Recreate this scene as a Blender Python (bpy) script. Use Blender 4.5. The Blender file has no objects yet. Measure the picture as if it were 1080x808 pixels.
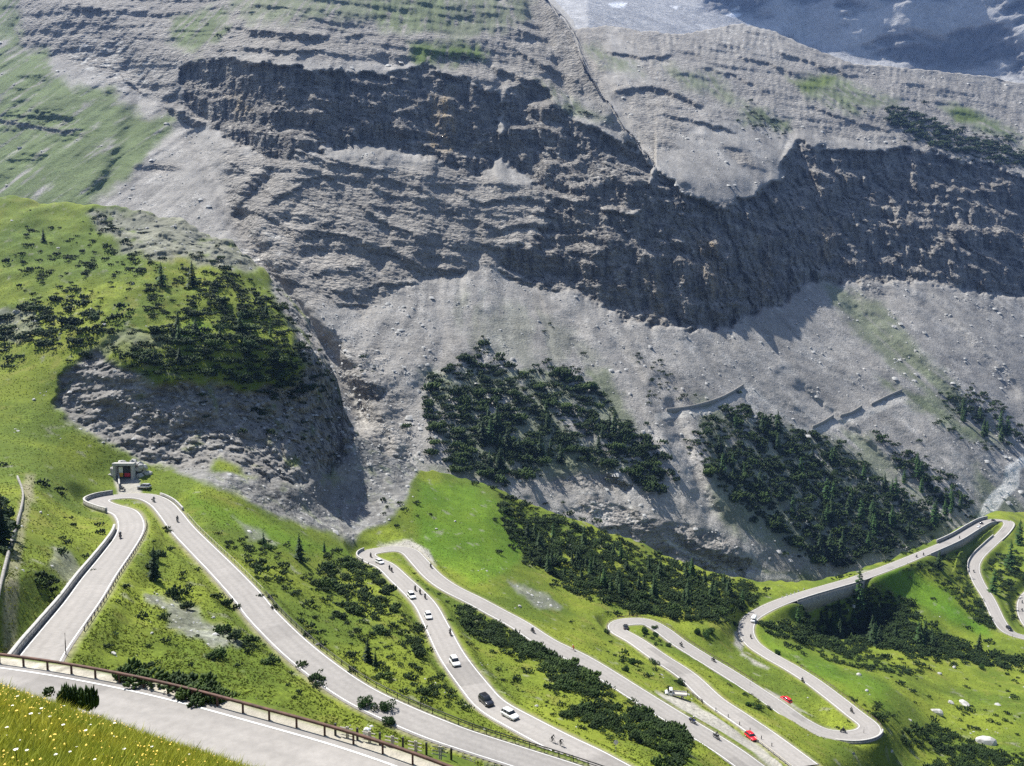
import bpy, bmesh, math, random
import numpy as np
from mathutils import Vector, Matrix
from mathutils.bvhtree import BVHTree

random.seed(7)
RNG = np.random.default_rng(11)
S = bpy.context.scene
COL = S.collection
FPX, CU, CV = 810.0, 540.0, 404.0
PITCH = math.radians(5.0)
CP, SP = math.cos(PITCH), math.sin(PITCH)
SUN_AZ, SUN_EL = math.radians(-50.0), math.radians(58.0)      # azimuth from +Y, positive to +X

# ------------------------------------------------------------------ camera geometry used to survey the site
def ray(u, v):
    u = np.asarray(u, float); v = np.asarray(v, float)
    return np.stack([u - CU, FPX * CP + (CV - v) * SP, -FPX * SP + (CV - v) * CP], -1)

def at_z(u, v, z):
    d = ray(u, v)
    return d * (np.asarray(z, float) / d[..., 2])[..., None]

def at_y(u, v, y):
    d = ray(u, v)
    return d * (np.asarray(y, float) / d[..., 1])[..., None]

# ------------------------------------------------------------------ noise
_perm = np.random.default_rng(3).permutation(512).astype(np.int64)
_perm = np.concatenate([_perm, _perm, _perm])
_g = np.random.default_rng(5).normal(size=(512, 3)); _g /= np.linalg.norm(_g, axis=1)[:, None]

def perlin(x, y, z):
    x = np.asarray(x, np.float64); y = np.asarray(y, np.float64) + 0 * x; z = np.asarray(z, np.float64) + 0 * x
    xi, yi, zi = np.floor(x), np.floor(y), np.floor(z)
    xf, yf, zf = x - xi, y - yi, z - zi
    xi = xi.astype(np.int64) & 511; yi = yi.astype(np.int64) & 511; zi = zi.astype(np.int64) & 511
    u, v, w = (t * t * t * (t * (t * 6 - 15) + 10) for t in (xf, yf, zf))
    def g(a, b, c):
        h = _perm[_perm[_perm[(xi + a) & 511] + ((yi + b) & 511)] + ((zi + c) & 511)]
        q = _g[h]
        return q[..., 0] * (xf - a) + q[..., 1] * (yf - b) + q[..., 2] * (zf - c)
    x00 = g(0,0,0) * (1-u) + g(1,0,0) * u
    x10 = g(0,1,0) * (1-u) + g(1,1,0) * u
    x01 = g(0,0,1) * (1-u) + g(1,0,1) * u
    x11 = g(0,1,1) * (1-u) + g(1,1,1) * u
    return ((x00 * (1-v) + x10 * v) * (1-w) + (x01 * (1-v) + x11 * v) * w) * 1.5

def fbm(x, y, z, octv=4, gain=.5, ridge=False):
    a, s, tot, f = 0, 1.0, 0, 1.0
    for i in range(octv):
        n = perlin(x * f + 17.3 * i, y * f - 9.1 * i, z * f + 4.7 * i)
        if ridge: n = 1 - 2 * np.abs(n)
        a = a + n * s; tot += s; s *= gain; f *= 2.03
    return a / tot

def sstep(a, b, x):
    t = np.clip((x - a) / (b - a), 0, 1)
    return t * t * (3 - 2 * t)

def sdist(U, V, pts):
    """signed distance to a polygon, positive inside"""
    pts = np.asarray(pts, float)
    out = np.full(U.shape, -60.0)
    m = (U > pts[:,0].min() - 60) & (U < pts[:,0].max() + 60) & (V > pts[:,1].min() - 60) & (V < pts[:,1].max() + 60)
    if not m.any(): return out
    x, y = U[m], V[m]
    d2 = np.full(x.shape, 1e9); ins = np.zeros(x.shape, bool)
    n = len(pts)
    for i in range(n):
        ax, ay = pts[i]; bx, by = pts[(i + 1) % n]
        dx, dy = bx - ax, by - ay
        t = np.clip(((x - ax) * dx + (y - ay) * dy) / (dx * dx + dy * dy + 1e-9), 0, 1)
        d2 = np.minimum(d2, (x - ax - t * dx) ** 2 + (y - ay - t * dy) ** 2)
        c = ((ay > y) != (by > y))
        with np.errstate(divide='ignore', invalid='ignore'):
            xx = (bx - ax) * (y - ay) / (by - ay + (by == ay) * 1e-9) + ax
        ins ^= c & (x < xx)
    d = np.sqrt(d2)
    out[m] = np.maximum(np.where(ins, d, -d), -60)
    return out

def zone(U, V, pts, soft=6, N=None, amp=8):
    d = sdist(U, V, pts)
    if N is not None: d = d + N * amp
    return sstep(-soft, soft, d)

def blur_cols(A, sig):
    r = int(sig * 3); k = np.exp(-.5 * (np.arange(-r, r + 1) / sig) ** 2); k /= k.sum()
    P = np.pad(A, ((0, 0), (r, r)), mode='edge')
    o = np.zeros_like(A)
    for i, w in enumerate(k): o += w * P[:, i:i + A.shape[1]]
    return o

def tps_fit(x, y, lam):
    n = len(x)
    r2 = ((x[:, None] - x[None]) ** 2).sum(-1)
    K = r2 * np.log(r2 + 1e-9) * .5
    Pm = np.c_[np.ones(n), x]
    A = np.zeros((n + 3, n + 3)); A[:n, :n] = K + lam * np.eye(n); A[:n, n:] = Pm; A[n:, :n] = Pm.T
    return np.linalg.solve(A, np.r_[y, 0, 0, 0])

def tps_eval(x, w, q):
    out = np.empty(len(q))
    for i in range(0, len(q), 20000):
        qq = q[i:i + 20000]
        r2 = ((qq[:, None] - x[None]) ** 2).sum(-1)
        out[i:i + 20000] = (r2 * np.log(r2 + 1e-9) * .5) @ w[:-3] + w[-3] + qq @ w[-2:]
    return out

# ------------------------------------------------------------------ object helpers
def link(name, me, mat=None, parent=None):
    o = bpy.data.objects.new(name, me); COL.objects.link(o)
    if mat is not None and me is not None:
        for m in (mat if isinstance(mat, (list, tuple)) else [mat]): me.materials.append(m)
    if parent is not None: o.parent = parent
    return o

def tag(o, label=None, cat=None, group=None, kind=None):
    if label: o['label'] = label
    if cat: o['category'] = cat
    if group: o['group'] = group
    if kind: o['kind'] = kind
    return o

def empty(name, loc=(0, 0, 0), rz=0.0):
    o = bpy.data.objects.new(name, None); COL.objects.link(o)
    o.empty_display_size = .3; o.location = loc; o.rotation_euler = (0, 0, rz)
    return o

def np_mesh(name, verts, faces, smooth=False):
    """faces: (n,3) or (n,4) int array"""
    me = bpy.data.meshes.new(name)
    verts = np.asarray(verts, np.float32); faces = np.asarray(faces, np.int32)
    k = faces.shape[1]
    me.vertices.add(len(verts)); me.vertices.foreach_set('co', verts.ravel())
    me.loops.add(faces.size); me.loops.foreach_set('vertex_index', faces.ravel())
    me.polygons.add(len(faces)); me.polygons.foreach_set('loop_start', np.arange(0, faces.size, k, dtype=np.int32))
    if smooth: me.polygons.foreach_set('use_smooth', np.ones(len(faces), bool))
    me.update(calc_edges=True)
    return me

def set_col(me, rgb, name='Col'):
    a = me.attributes.new(name, 'FLOAT_COLOR', 'POINT')
    c = np.ones((len(rgb), 4), np.float32); c[:, :3] = rgb
    a.data.foreach_set('color', c.ravel())

def set_val(me, val, name):
    a = me.attributes.new(name, 'FLOAT', 'POINT'); a.data.foreach_set('value', np.asarray(val, np.float32).ravel())

def grid_faces(nr, nc):
    i = np.arange(nr * nc).reshape(nr, nc)
    return np.stack([i[:-1, :-1], i[:-1, 1:], i[1:, 1:], i[1:, :-1]], -1).reshape(-1, 4)

class MB:
    """collects simple solids into one mesh"""
    def __init__(s): s.bm = bmesh.new()
    def ring_loft(s, rings, cap=True):
        vs = [[s.bm.verts.new(p) for p in r] for r in rings]
        for a, b in zip(vs[:-1], vs[1:]):
            n = len(a)
            for i in range(n):
                try: s.bm.faces.new((a[i], a[(i + 1) % n], b[(i + 1) % n], b[i]))
                except ValueError: pass
        if cap:
            s.bm.faces.new(list(reversed(vs[0]))); s.bm.faces.new(vs[-1])
        return s
    def box(s, c, d, rz=0.0, taper=1.0):
        x, y, z = d[0] / 2, d[1] / 2, d[2] / 2
        R = Matrix.Rotation(rz, 3, 'Z')
        r = lambda k, zz: [Vector(c) + R @ Vector((a * x * k, b * y * k, zz)) for a, b in ((-1, -1), (1, -1), (1, 1), (-1, 1))]
        return s.ring_loft([r(1, -z), r(taper, z)])
    def tube(s, pts, rad, n=6):
        pts = [Vector(p) for p in pts]
        rad = rad if isinstance(rad, (list, tuple)) else [rad] * len(pts)
        rings = []
        for i, p in enumerate(pts):
            t = (pts[min(i + 1, len(pts) - 1)] - pts[max(i - 1, 0)]).normalized()
            a = t.cross(Vector((0, 0, 1)))
            if a.length < .01: a = t.cross(Vector((1, 0, 0)))
            a.normalize(); b = t.cross(a)
            rings.append([p + (a * math.cos(k * 2 * math.pi / n) + b * math.sin(k * 2 * math.pi / n)) * rad[i] for k in range(n)])
        return s.ring_loft(rings)
    def disc(s, c, r, w, n=14, axis='Y'):
        rings = []
        for o_, rr in ((-w / 2, r * .86), (-w / 2 * .7, r), (w / 2 * .7, r), (w / 2, r * .86)):
            ring = []
            for k in range(n):
                a = k * 2 * math.pi / n
                if axis == 'Y': q = Vector((rr * math.cos(a), o_, rr * math.sin(a)))
                elif axis == 'X': q = Vector((o_, rr * math.cos(a), rr * math.sin(a)))
                else: q = Vector((rr * math.cos(a), rr * math.sin(a), o_))
                ring.append(Vector(c) + q)
            rings.append(ring)
        return s.ring_loft(rings)
    def ball(s, c, r, n=8, sc=(1, 1, 1)):
        m = Matrix.Translation(c) @ Matrix.Diagonal((r * sc[0], r * sc[1], r * sc[2], 1))
        bmesh.ops.create_uvsphere(s.bm, u_segments=n, v_segments=max(4, n // 2 + 1), radius=1, matrix=m)
        return s
    def torus(s, c, R, r, n=16, k=6):
        vs = []
        for i in range(n):
            a = 2 * math.pi * i / n
            vs.append([s.bm.verts.new(Vector(c) + Vector(((R + r * math.cos(b)) * math.cos(a), r * math.sin(b), (R + r * math.cos(b)) * math.sin(a)))) for b in [2 * math.pi * j / k for j in range(k)]])
        for i in range(n):
            A, B = vs[i], vs[(i + 1) % n]
            for j in range(k): s.bm.faces.new((A[j], B[j], B[(j + 1) % k], A[(j + 1) % k]))
        return s
    def mesh(s, name, smooth=False):
        me = bpy.data.meshes.new(name)
        bmesh.ops.recalc_face_normals(s.bm, faces=s.bm.faces)
        s.bm.to_mesh(me); s.bm.free()
        if smooth:
            for p in me.polygons: p.use_smooth = True
        return me
    def build(s, name, mat, parent=None, smooth=False):
        return link(name, s.mesh(name, smooth), mat, parent)

def copy_tree(o, parent=None):
    c = o.copy(); COL.objects.link(c); c.parent = parent
    for ch in list(o.children): copy_tree(ch, c)
    return c

# ------------------------------------------------------------------ materials
def new_mat(name):
    m = bpy.data.materials.new(name); m.use_nodes = True
    nt = m.node_tree; b = nt.nodes['Principled BSDF']
    return m, nt, b

def plain(name, rgb, rough=.6, metal=0.0, var=.15, scale=3.0, coat=0.0):
    m, nt, b = new_mat(name)
    n = nt.nodes.new('ShaderNodeTexNoise'); n.inputs['Scale'].default_value = scale; n.inputs['Detail'].default_value = 5
    tc = nt.nodes.new('ShaderNodeTexCoord'); nt.links.new(tc.outputs['Object'], n.inputs['Vector'])
    r = nt.nodes.new('ShaderNodeMapRange'); r.inputs[1].default_value = .3; r.inputs[2].default_value = .7
    r.inputs[3].default_value = 1 - var; r.inputs[4].default_value = 1 + var
    nt.links.new(n.outputs['Fac'], r.inputs[0])
    mx = nt.nodes.new('ShaderNodeVectorMath'); mx.operation = 'SCALE'; mx.inputs[0].default_value = rgb
    nt.links.new(r.outputs[0], mx.inputs['Scale']); nt.links.new(mx.outputs[0], b.inputs['Base Color'])
    b.inputs['Roughness'].default_value = rough; b.inputs['Metallic'].default_value = metal
    if coat: b.inputs['Coat Weight'].default_value = coat
    return m

def terrain_mat(name, fine=1.4, mid=.22, amt=.45, bump=.6, stones=True):
    m, nt, b = new_mat(name)
    N, L = nt.nodes, nt.links
    tc = N.new('ShaderNodeTexCoord')
    at = N.new('ShaderNodeAttribute'); at.attribute_name = 'Col'
    rk = N.new('ShaderNodeAttribute'); rk.attribute_name = 'rock'
    def noise(sc, det, rough=.6):
        n = N.new('ShaderNodeTexNoise'); n.inputs['Scale'].default_value = sc; n.inputs['Detail'].default_value = det
        n.inputs['Roughness'].default_value = rough; L.new(tc.outputs['Object'], n.inputs['Vector']); return n
    def rng(src, a, bb, lo, hi):
        r = N.new('ShaderNodeMapRange'); r.inputs[1].default_value = a; r.inputs[2].default_value = bb
        r.inputs[3].default_value = lo; r.inputs[4].default_value = hi; L.new(src, r.inputs[0]); return r.outputs[0]
    def mul(a, bb):
        q = N.new('ShaderNodeMath'); q.operation = 'MULTIPLY'; L.new(a, q.inputs[0]); L.new(bb, q.inputs[1]); return q.outputs[0]
    n1 = noise(fine, 6, .7); n2 = noise(mid, 5, .6)
    f = mul(rng(n1.outputs['Fac'], .3, .7, 1 - amt, 1 + amt), rng(n2.outputs['Fac'], .3, .7, .8, 1.2))
    if stones:
        vo = N.new('ShaderNodeTexVoronoi'); vo.inputs['Scale'].default_value = .55; L.new(tc.outputs['Object'], vo.inputs['Vector'])
        sp = rng(vo.outputs['Color'], 0, 1, .72, 1.3)
        mixs = N.new('ShaderNodeMix'); mixs.inputs[2].default_value = 1.0
        L.new(rk.outputs['Fac'], mixs.inputs[0]); L.new(sp, mixs.inputs[3])
        f = mul(f, mixs.outputs[0])
    n3 = noise(.03, 3)                                             # the grain is coarse in some places and fine in others
    msk = rng(n3.outputs['Fac'], .38, .62, .25, 1.25)
    ma = N.new('ShaderNodeMath'); ma.operation = 'SUBTRACT'; ma.inputs[1].default_value = 1.0; L.new(f, ma.inputs[0])
    mb2 = N.new('ShaderNodeMath'); mb2.operation = 'MULTIPLY_ADD'; mb2.inputs[2].default_value = 1.0; L.new(ma.outputs[0], mb2.inputs[0]); L.new(msk, mb2.inputs[1]); f = mb2.outputs[0]
    sc = N.new('ShaderNodeVectorMath'); sc.operation = 'SCALE'
    L.new(at.outputs['Color'], sc.inputs[0]); L.new(f, sc.inputs['Scale']); L.new(sc.outputs[0], b.inputs['Base Color'])
    b.inputs['Roughness'].default_value = .95; b.inputs['Specular IOR Level'].default_value = .15
    bp = N.new('ShaderNodeBump'); bp.inputs['Strength'].default_value = .8; bp.inputs['Distance'].default_value = bump
    L.new(n1.outputs['Fac'], bp.inputs['Height']); last = bp.outputs[0]
    if stones:                                                     # broken slabs and blocks where the ground is rock
        mp = N.new('ShaderNodeMapping'); mp.inputs['Scale'].default_value = (1, 1, 2.2); mp.inputs['Rotation'].default_value = (.1, .12, 0); L.new(tc.outputs['Object'], mp.inputs['Vector'])
        wn = N.new('ShaderNodeVectorMath'); wn.operation = 'MULTIPLY_ADD'; wn.inputs[1].default_value = (5, 5, 5); L.new(n2.outputs['Color'], wn.inputs[0]); L.new(mp.outputs[0], wn.inputs[2])
        for sc_, ds in ((.16, 3.2), (.42, 1.5)):
            v2 = N.new('ShaderNodeTexVoronoi'); v2.inputs['Scale'].default_value = sc_; L.new(wn.outputs[0], v2.inputs['Vector'])
            b2 = N.new('ShaderNodeBump'); b2.inputs['Distance'].default_value = ds * bump; b2.invert = True
            L.new(rng(rk.outputs['Fac'], .5, 1.0, .04, .62), b2.inputs['Strength']); L.new(v2.outputs['Distance'], b2.inputs['Height']); L.new(last, b2.inputs['Normal']); last = b2.outputs[0]
    L.new(last, b.inputs['Normal'])
    return m

def leaf_mat(name, a, c, scale=.9):
    """needles and leaves: two greens mixed by noise, with some light coming through"""
    m, nt, b = new_mat(name); N, L = nt.nodes, nt.links
    tc = N.new('ShaderNodeTexCoord'); oi = N.new('ShaderNodeObjectInfo')
    n = N.new('ShaderNodeTexNoise'); n.inputs['Scale'].default_value = scale; n.inputs['Detail'].default_value = 4
    L.new(tc.outputs['Object'], n.inputs['Vector'])
    ad = N.new('ShaderNodeMath'); ad.operation = 'MULTIPLY_ADD'; ad.inputs[1].default_value = .5; L.new(oi.outputs['Random'], ad.inputs[0])
    sub = N.new('ShaderNodeMath'); sub.operation = 'SUBTRACT'; sub.inputs[1].default_value = .25; L.new(n.outputs['Fac'], sub.inputs[0]); L.new(sub.outputs[0], ad.inputs[2])
    r = N.new('ShaderNodeMapRange'); r.inputs[1].default_value = .2; r.inputs[2].default_value = .8; L.new(ad.outputs[0], r.inputs[0])
    mx = N.new('ShaderNodeMix'); mx.data_type = 'RGBA'; mx.inputs[6].default_value = (*a, 1); mx.inputs[7].default_value = (*c, 1)
    L.new(r.outputs[0], mx.inputs[0]); L.new(mx.outputs[2], b.inputs['Base Color'])
    b.inputs['Roughness'].default_value = .7; b.inputs['Specular IOR Level'].default_value = .25
    tr = N.new('ShaderNodeBsdfTranslucent'); L.new(mx.outputs[2], tr.inputs['Color'])
    ms = N.new('ShaderNodeMixShader'); ms.inputs[0].default_value = .3
    L.new(b.outputs[0], ms.inputs[1]); L.new(tr.outputs[0], ms.inputs[2]); L.new(ms.outputs[0], N['Material Output'].inputs['Surface'])
    return m

M = {}
M['meadow'] = terrain_mat('meadow', 1.1, .12, .4, .35)
M['mountain'] = terrain_mat('mountain_rock', .6, .06, .42, 1.4)
M['far'] = terrain_mat('far_rock', .05, .012, .3, 9.0, False)
M['asphalt'] = plain('pale_asphalt', (.262, .247, .23), .9, 0, .2, .4)
def road_mat():
    m, nt, b = new_mat('worn_asphalt'); N, L = nt.nodes, nt.links
    at = N.new('ShaderNodeAttribute'); at.attribute_name = 'Col'; tc = N.new('ShaderNodeTexCoord')
    n = N.new('ShaderNodeTexNoise'); n.inputs['Scale'].default_value = 1.3; n.inputs['Detail'].default_value = 6; n.inputs['Roughness'].default_value = .7; L.new(tc.outputs['Object'], n.inputs['Vector'])
    r = N.new('ShaderNodeMapRange'); r.inputs[1].default_value = .3; r.inputs[2].default_value = .7; r.inputs[3].default_value = .87; r.inputs[4].default_value = 1.13; L.new(n.outputs['Fac'], r.inputs[0])
    sc = N.new('ShaderNodeVectorMath'); sc.operation = 'SCALE'; L.new(at.outputs['Color'], sc.inputs[0]); L.new(r.outputs[0], sc.inputs['Scale']); L.new(sc.outputs[0], b.inputs['Base Color'])
    b.inputs['Roughness'].default_value = .9; b.inputs['Specular IOR Level'].default_value = .3
    return m
M['road'] = road_mat()
M['line'] = plain('edge_paint', (.60, .60, .58), .8, 0, .12, 2.0)
M['gravel'] = plain('gravel', (.36, .34, .31), 1, 0, .3, 1.5)
M['concrete'] = plain('concrete', (.36, .35, .33), .9, 0, .25, .8)
M['masonry'] = plain('masonry', (.24, .23, .21), .95, 0, .5, 1.6)
M['wallcap'] = plain('wall_cap', (.40, .39, .365), .9, 0, .15, 1.5)
M['rust'] = plain('rusty_steel', (.085, .042, .030), .75, .2, .4, 2.0)
M['darksteel'] = plain('dark_steel', (.035, .035, .035), .6, .3, .3, 2.0)
M['galv'] = plain('galvanised_steel', (.45, .45, .46), .45, .6, .1, 2.0)
M['wood'] = plain('weathered_wood', (.42, .39, .34), .9, 0, .25, 4.0)
M['bark'] = plain('bark', (.07, .05, .035), .95, 0, .3, 6.0)
M['stone'] = plain('boulder_stone', (.40, .39, .37), .95, 0, .35, 1.3)
M['scree_stone'] = plain('scree_stone', (.33, .33, .32), .95, 0, .35, .35)
M['white_paint'] = plain('white_car_paint', (.78, .78, .78), .3, 0, .02, 1, .5)
M['silver_paint'] = plain('silver_car_paint', (.55, .56, .57), .3, .4, .02, 1, .5)
M['black_paint'] = plain('black_car_paint', (.012, .012, .014), .25, 0, .05, 1, .6)
M['grey_paint'] = plain('dark_grey_car_paint', (.03, .033, .038), .25, .2, .05, 1, .6)
M['red_paint'] = plain('red_car_paint', (.62, .012, .02), .3, 0, .05, 1, .6)
M['blue_paint'] = plain('blue_paint', (.03, .06, .30), .3, 0, .05, 1, .6)
M['glass'] = plain('dark_glass', (.02, .024, .028), .08, 0, .05, 1)
M['tyre'] = plain('tyre_rubber', (.015, .015, .015), .9)
M['rim'] = plain('wheel_rim', (.45, .45, .46), .35, .7)
M['lamp'] = plain('lamp_lens', (.75, .75, .72), .15)
M['tail'] = plain('tail_lens', (.45, .01, .01), .2)
M['plastic'] = plain('black_plastic', (.02, .02, .02), .6)
M['leather'] = plain('black_riding_suit', (.018, .018, .02), .6)
M['redcloth'] = plain('red_jersey', (.6, .03, .03), .8)
M['paleskin'] = plain('skin', (.5, .3, .22), .6)
M['yellow'] = plain('yellow_panel', (.75, .42, .02), .6)
M['redpanel'] = plain('red_panel', (.55, .02, .04), .6)
M['whitepanel'] = plain('white_panel', (.75, .75, .72), .6)
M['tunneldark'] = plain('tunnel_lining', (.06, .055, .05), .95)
M['pine'] = leaf_mat('dwarf_pine_needles', (.019, .040, .009), (.058, .104, .020))
M['pine_light'] = leaf_mat('young_pine_needles', (.030, .060, .012), (.085, .135, .026))
M['spruce'] = leaf_mat('spruce_needles', (.016, .038, .012), (.044, .088, .022))
M['larch'] = leaf_mat('larch_needles', (.026, .068, .016), (.056, .125, .028))
M['bush'] = leaf_mat('broadleaf_bush', (.022, .055, .010), (.050, .105, .020))
M['grass'] = leaf_mat('grass_blades', (.15, .25, .022), (.44, .42, .05), 1.2)
M['tuft'] = leaf_mat('meadow_tufts', (.085, .125, .017), (.21, .22, .036), .2)
M['petal'] = plain('white_petal', (.85, .85, .80), .7)
M['flowercentre'] = plain('yellow_flower_centre', (.75, .5, .05), .7)
# ------------------------------------------------------------------ the road: surveyed centre lines, heights run evenly down the length
def survey(nodes):
    """nodes (u, v, z or None); z is interpolated by true length between the given ones"""
    nd = np.array([(a, b) for a, b, _ in nodes], float)
    # spline in picture of the survey first, so that hairpins come out round
    def cr(p, k=8):
        q = np.vstack([2 * p[0] - p[1], p, 2 * p[-1] - p[-2]]); o = []
        for i in range(1, len(q) - 2):
            for t in np.linspace(0, 1, k, endpoint=False):
                o.append(.5 * ((2*q[i]) + (q[i+1]-q[i-1])*t + (2*q[i-1]-5*q[i]+4*q[i+1]-q[i+2])*t*t + (3*q[i]-q[i-1]-3*q[i+1]+q[i+2])*t**3))
        o.append(q[-2]); return np.array(o)
    K = 8
    pts = cr(nd, K)
    ki = [i * K for i, n in enumerate(nodes) if n[2] is not None]; kz = [n[2] for n in nodes if n[2] is not None]
    z = np.interp(np.arange(len(pts)), ki, kz)
    for _ in range(4):
        P = at_z(pts[:, 0], pts[:, 1], z)
        s = np.r_[0, np.cumsum(np.linalg.norm(np.diff(P[:, :2], axis=0), axis=1))]
        z = np.interp(s, s[ki], kz)
    P = at_z(pts[:, 0], pts[:, 1], z)
    s = np.r_[0, np.cumsum(np.linalg.norm(np.diff(P, axis=0), axis=1))]
    q = np.arange(0, s[-1], 1.0)
    R = np.stack([np.interp(q, s, P[:, i]) for i in range(3)], -1)
    for _ in range(6):
        R[1:-1] = .25 * R[:-2] + .5 * R[1:-1] + .25 * R[2:]
    return R

ROADS = {}
ROADS['tunnel'] = (survey([(-10,760,-46),(20,730,None),(45,690,-48.5),(69,658,None),(88,633,None),(104,609,None),(122,585,None),(136,564,None),(138,551,None),(131,540,-54.5),
    (115,535,None),(103,530,-55),(106,526.5,None),(119,524,None),(138,522.5,-55.5),(156,524,None),(170,531,None),(180,542,None),(190,555,None),(203,569,-58),(235,601,None),(262,630,None),
    (277,649,-62),(315,686,None),(365,724,None),(410,748,None),(470,773,-68),(540,796,None),(600,815,-73),(650,832,-75)]), 6.0)
ROADS['middle'] = (survey([(700,840,-74),(665,822,None),(627,801,-77),(594,785,None),(552,763,None),(519,744,None),(500,723,None),(477,692,None),(461,661,None),(450,640,-83),(439,627,None),(422,611,None),
    (407,597,-86),(395,591.5,None),(387,587,None),(388,583,None),(398,580.5,-87),(416,578.5,None),(431,581,None),(442,592,None),(456,607,None),(474,620,-90),(500,633,None),(524,646,None),
    (548,659,None),(577,678,None),(610,694,None),(640,712,-96),(670,731,None),(702,751,None),(735,771,None),(770,793,None),(792,809,-101),(830,835,-103)]), 6.2)
ROADS['lower'] = (survey([(850,808,-103),(810,778,-105),(777,755,None),(752,738,None),(725,713,None),(695,693,None),(670,675.5,None),(653,666,-116.5),(649.5,661,None),(655,656.5,None),(668,655,-117),(683,656,None),
    (700,665.5,None),(715,677,None),(740,693,None),(765,708,None),(790,724,None),(820,744,None),(844,761,None),(868,773,-126),(888,776.5,None),(905,776,None),(916,772,-127),(917,765,None),
    (904,755,None),(880,736,None),(856,718,None),(834,704,None),(811,691,None),(794,679,None),(787,666,-136),(790,654,None),(802,645,None),(821,636,None),(844,628,None),(871,620,None),
    (899,612,-143),(922,604,None),(946,595,None),(963,588,None),(987,578,None),(1009,568,None),(1029,556,None),(1041,550,-156),(1054,548.5,None),(1064,552,-157.5),(1058,562,None),(1045,574,None),
    (1031,588,None),(1027,600,-163),(1033,616,None),(1043,632,None),(1054,655,None),(1063,666,None),(1076,671,-170),(1105,677,None),(1150,684,-173)]), 6.2)
ROADS['lowest'] = (survey([(1130,612,-172),(1100,618,None),(1084,628,None),(1079,642,-174),(1086,660,None),(1110,680,-176)]), 6.0)

def tangents(R):
    t = np.gradient(R, axis=0); t[:, 2] = 0
    t /= np.linalg.norm(t, axis=1)[:, None] + 1e-9
    return t, np.stack([-t[:, 1], t[:, 0], 0 * t[:, 0]], -1)      # tangent, left normal

def offset(R, lat, dz=0.0):
    t, n = tangents(R)
    O = R + n * lat
    # clean the loops that an inward offset makes in a hairpin
    for _ in range(4): O[1:-1] = .25 * O[:-2] + .5 * O[1:-1] + .25 * O[2:]
    O[:, 2] = R[:, 2] + dz
    return O

def strip(R, lats, dzs):
    t, n = tangents(R)
    rows = []
    for l, d in zip(lats, dzs):
        o = R + n * l; o[:, 2] = R[:, 2] + d; rows.append(o)
    V = np.stack(rows, 1)                                          # (len, k, 3)
    return V.reshape(-1, 3), grid_faces(len(R), len(lats))

ALLR = np.concatenate([r for r, w in ROADS.values()])
ALLT = np.concatenate([tangents(r)[0] for r, w in ROADS.values()])
ALLN = np.concatenate([tangents(r)[1] for r, w in ROADS.values()])

def _near_idx(u, v):
    zc = ALLR[:, 1] * CP - ALLR[:, 2] * SP
    return int(np.argmin((CU + FPX * ALLR[:, 0] / zc - u) ** 2 + 2.5 * (CV - FPX * (ALLR[:, 1] * SP + ALLR[:, 2] * CP) / zc - v) ** 2))
WALLED = np.zeros(len(ALLR), bool); WCUT = np.zeros(len(ALLR))
for a_, b_ in (((838,630),(905,610)), ((978,582),(1046,550))):
    i_, j_ = _near_idx(*a_), _near_idx(*b_); WALLED[min(i_, j_):max(i_, j_) + 1] = True; WCUT[min(i_, j_):max(i_, j_) + 1] = 5.5 if a_[0] < 900 else 3.5
for _ in range(60): WCUT[1:-1] = .25 * WCUT[:-2] + .5 * WCUT[1:-1] + .25 * WCUT[2:]
# ------------------------------------------------------------------ near slope: meadows, hairpins, knoll, woods
SKY = np.array([(-80,204),(0,207),(60,214),(100,219),(150,222),(190,232),(215,243),(245,258),(262,275),(290,297),(315,322),(335,352),(350,385),(358,410),(362,430),(372,448),(385,462),(405,478),
    (430,488),(445,495),(470,500),(500,507),(525,515),(560,532),(600,546),(640,560),(680,574),(700,585),(725,595),(750,603),(775,609),(800,613),(830,614),(860,612),(900,603),(950,585),(1000,565),(1025,549),(1045,540),(1080,540),(1160,541)], float)
CTRL_Y = [(-60,205,440),(0,210,435),(60,216,430),(100,221,425),(150,226,420),(200,240,410),(245,262,405),(290,300,400),(335,355,385),(358,412,360),(372,450,350),(405,480,350),(430,500,350),
    (-60,300,350),(0,300,350),(80,300,345),(150,330,315),(250,330,338),(300,340,352),(330,362,352),(200,290,360),(100,260,385),(250,290,378),(0,400,278),(-60,400,275),(70,395,282),(40,450,252),(100,435,269),(60,430,269),(0,500,205),(-60,500,190),
    (150,398,284),(200,400,289),(240,405,302),(300,395,322),(350,420,348),(365,442,350),
    (140,484,257),(200,499,253),(250,506,256),(310,520,275),(350,530,308),(100,480,254),(60,490,232),(350,507,316),
    (300,580,214),(300,545,256),(370,570,281),(440,530,322),(480,560,312),(520,540,350),(525,517,385),(480,507,377),(240,545,222),(210,520,230),(400,545,306),
    (600,548,388),(650,600,332),(560,600,312),(600,640,282),(740,640,314),(765,660,302),(775,610,388),(800,615,398),(700,587,388),(870,610,416),(640,562,390),(560,534,392),
    (900,597,455),(950,579,480),(1000,559,545),(1040,541,620),(1080,541,650),(1150,543,690),(1120,600,480),(1150,640,420)]
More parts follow.
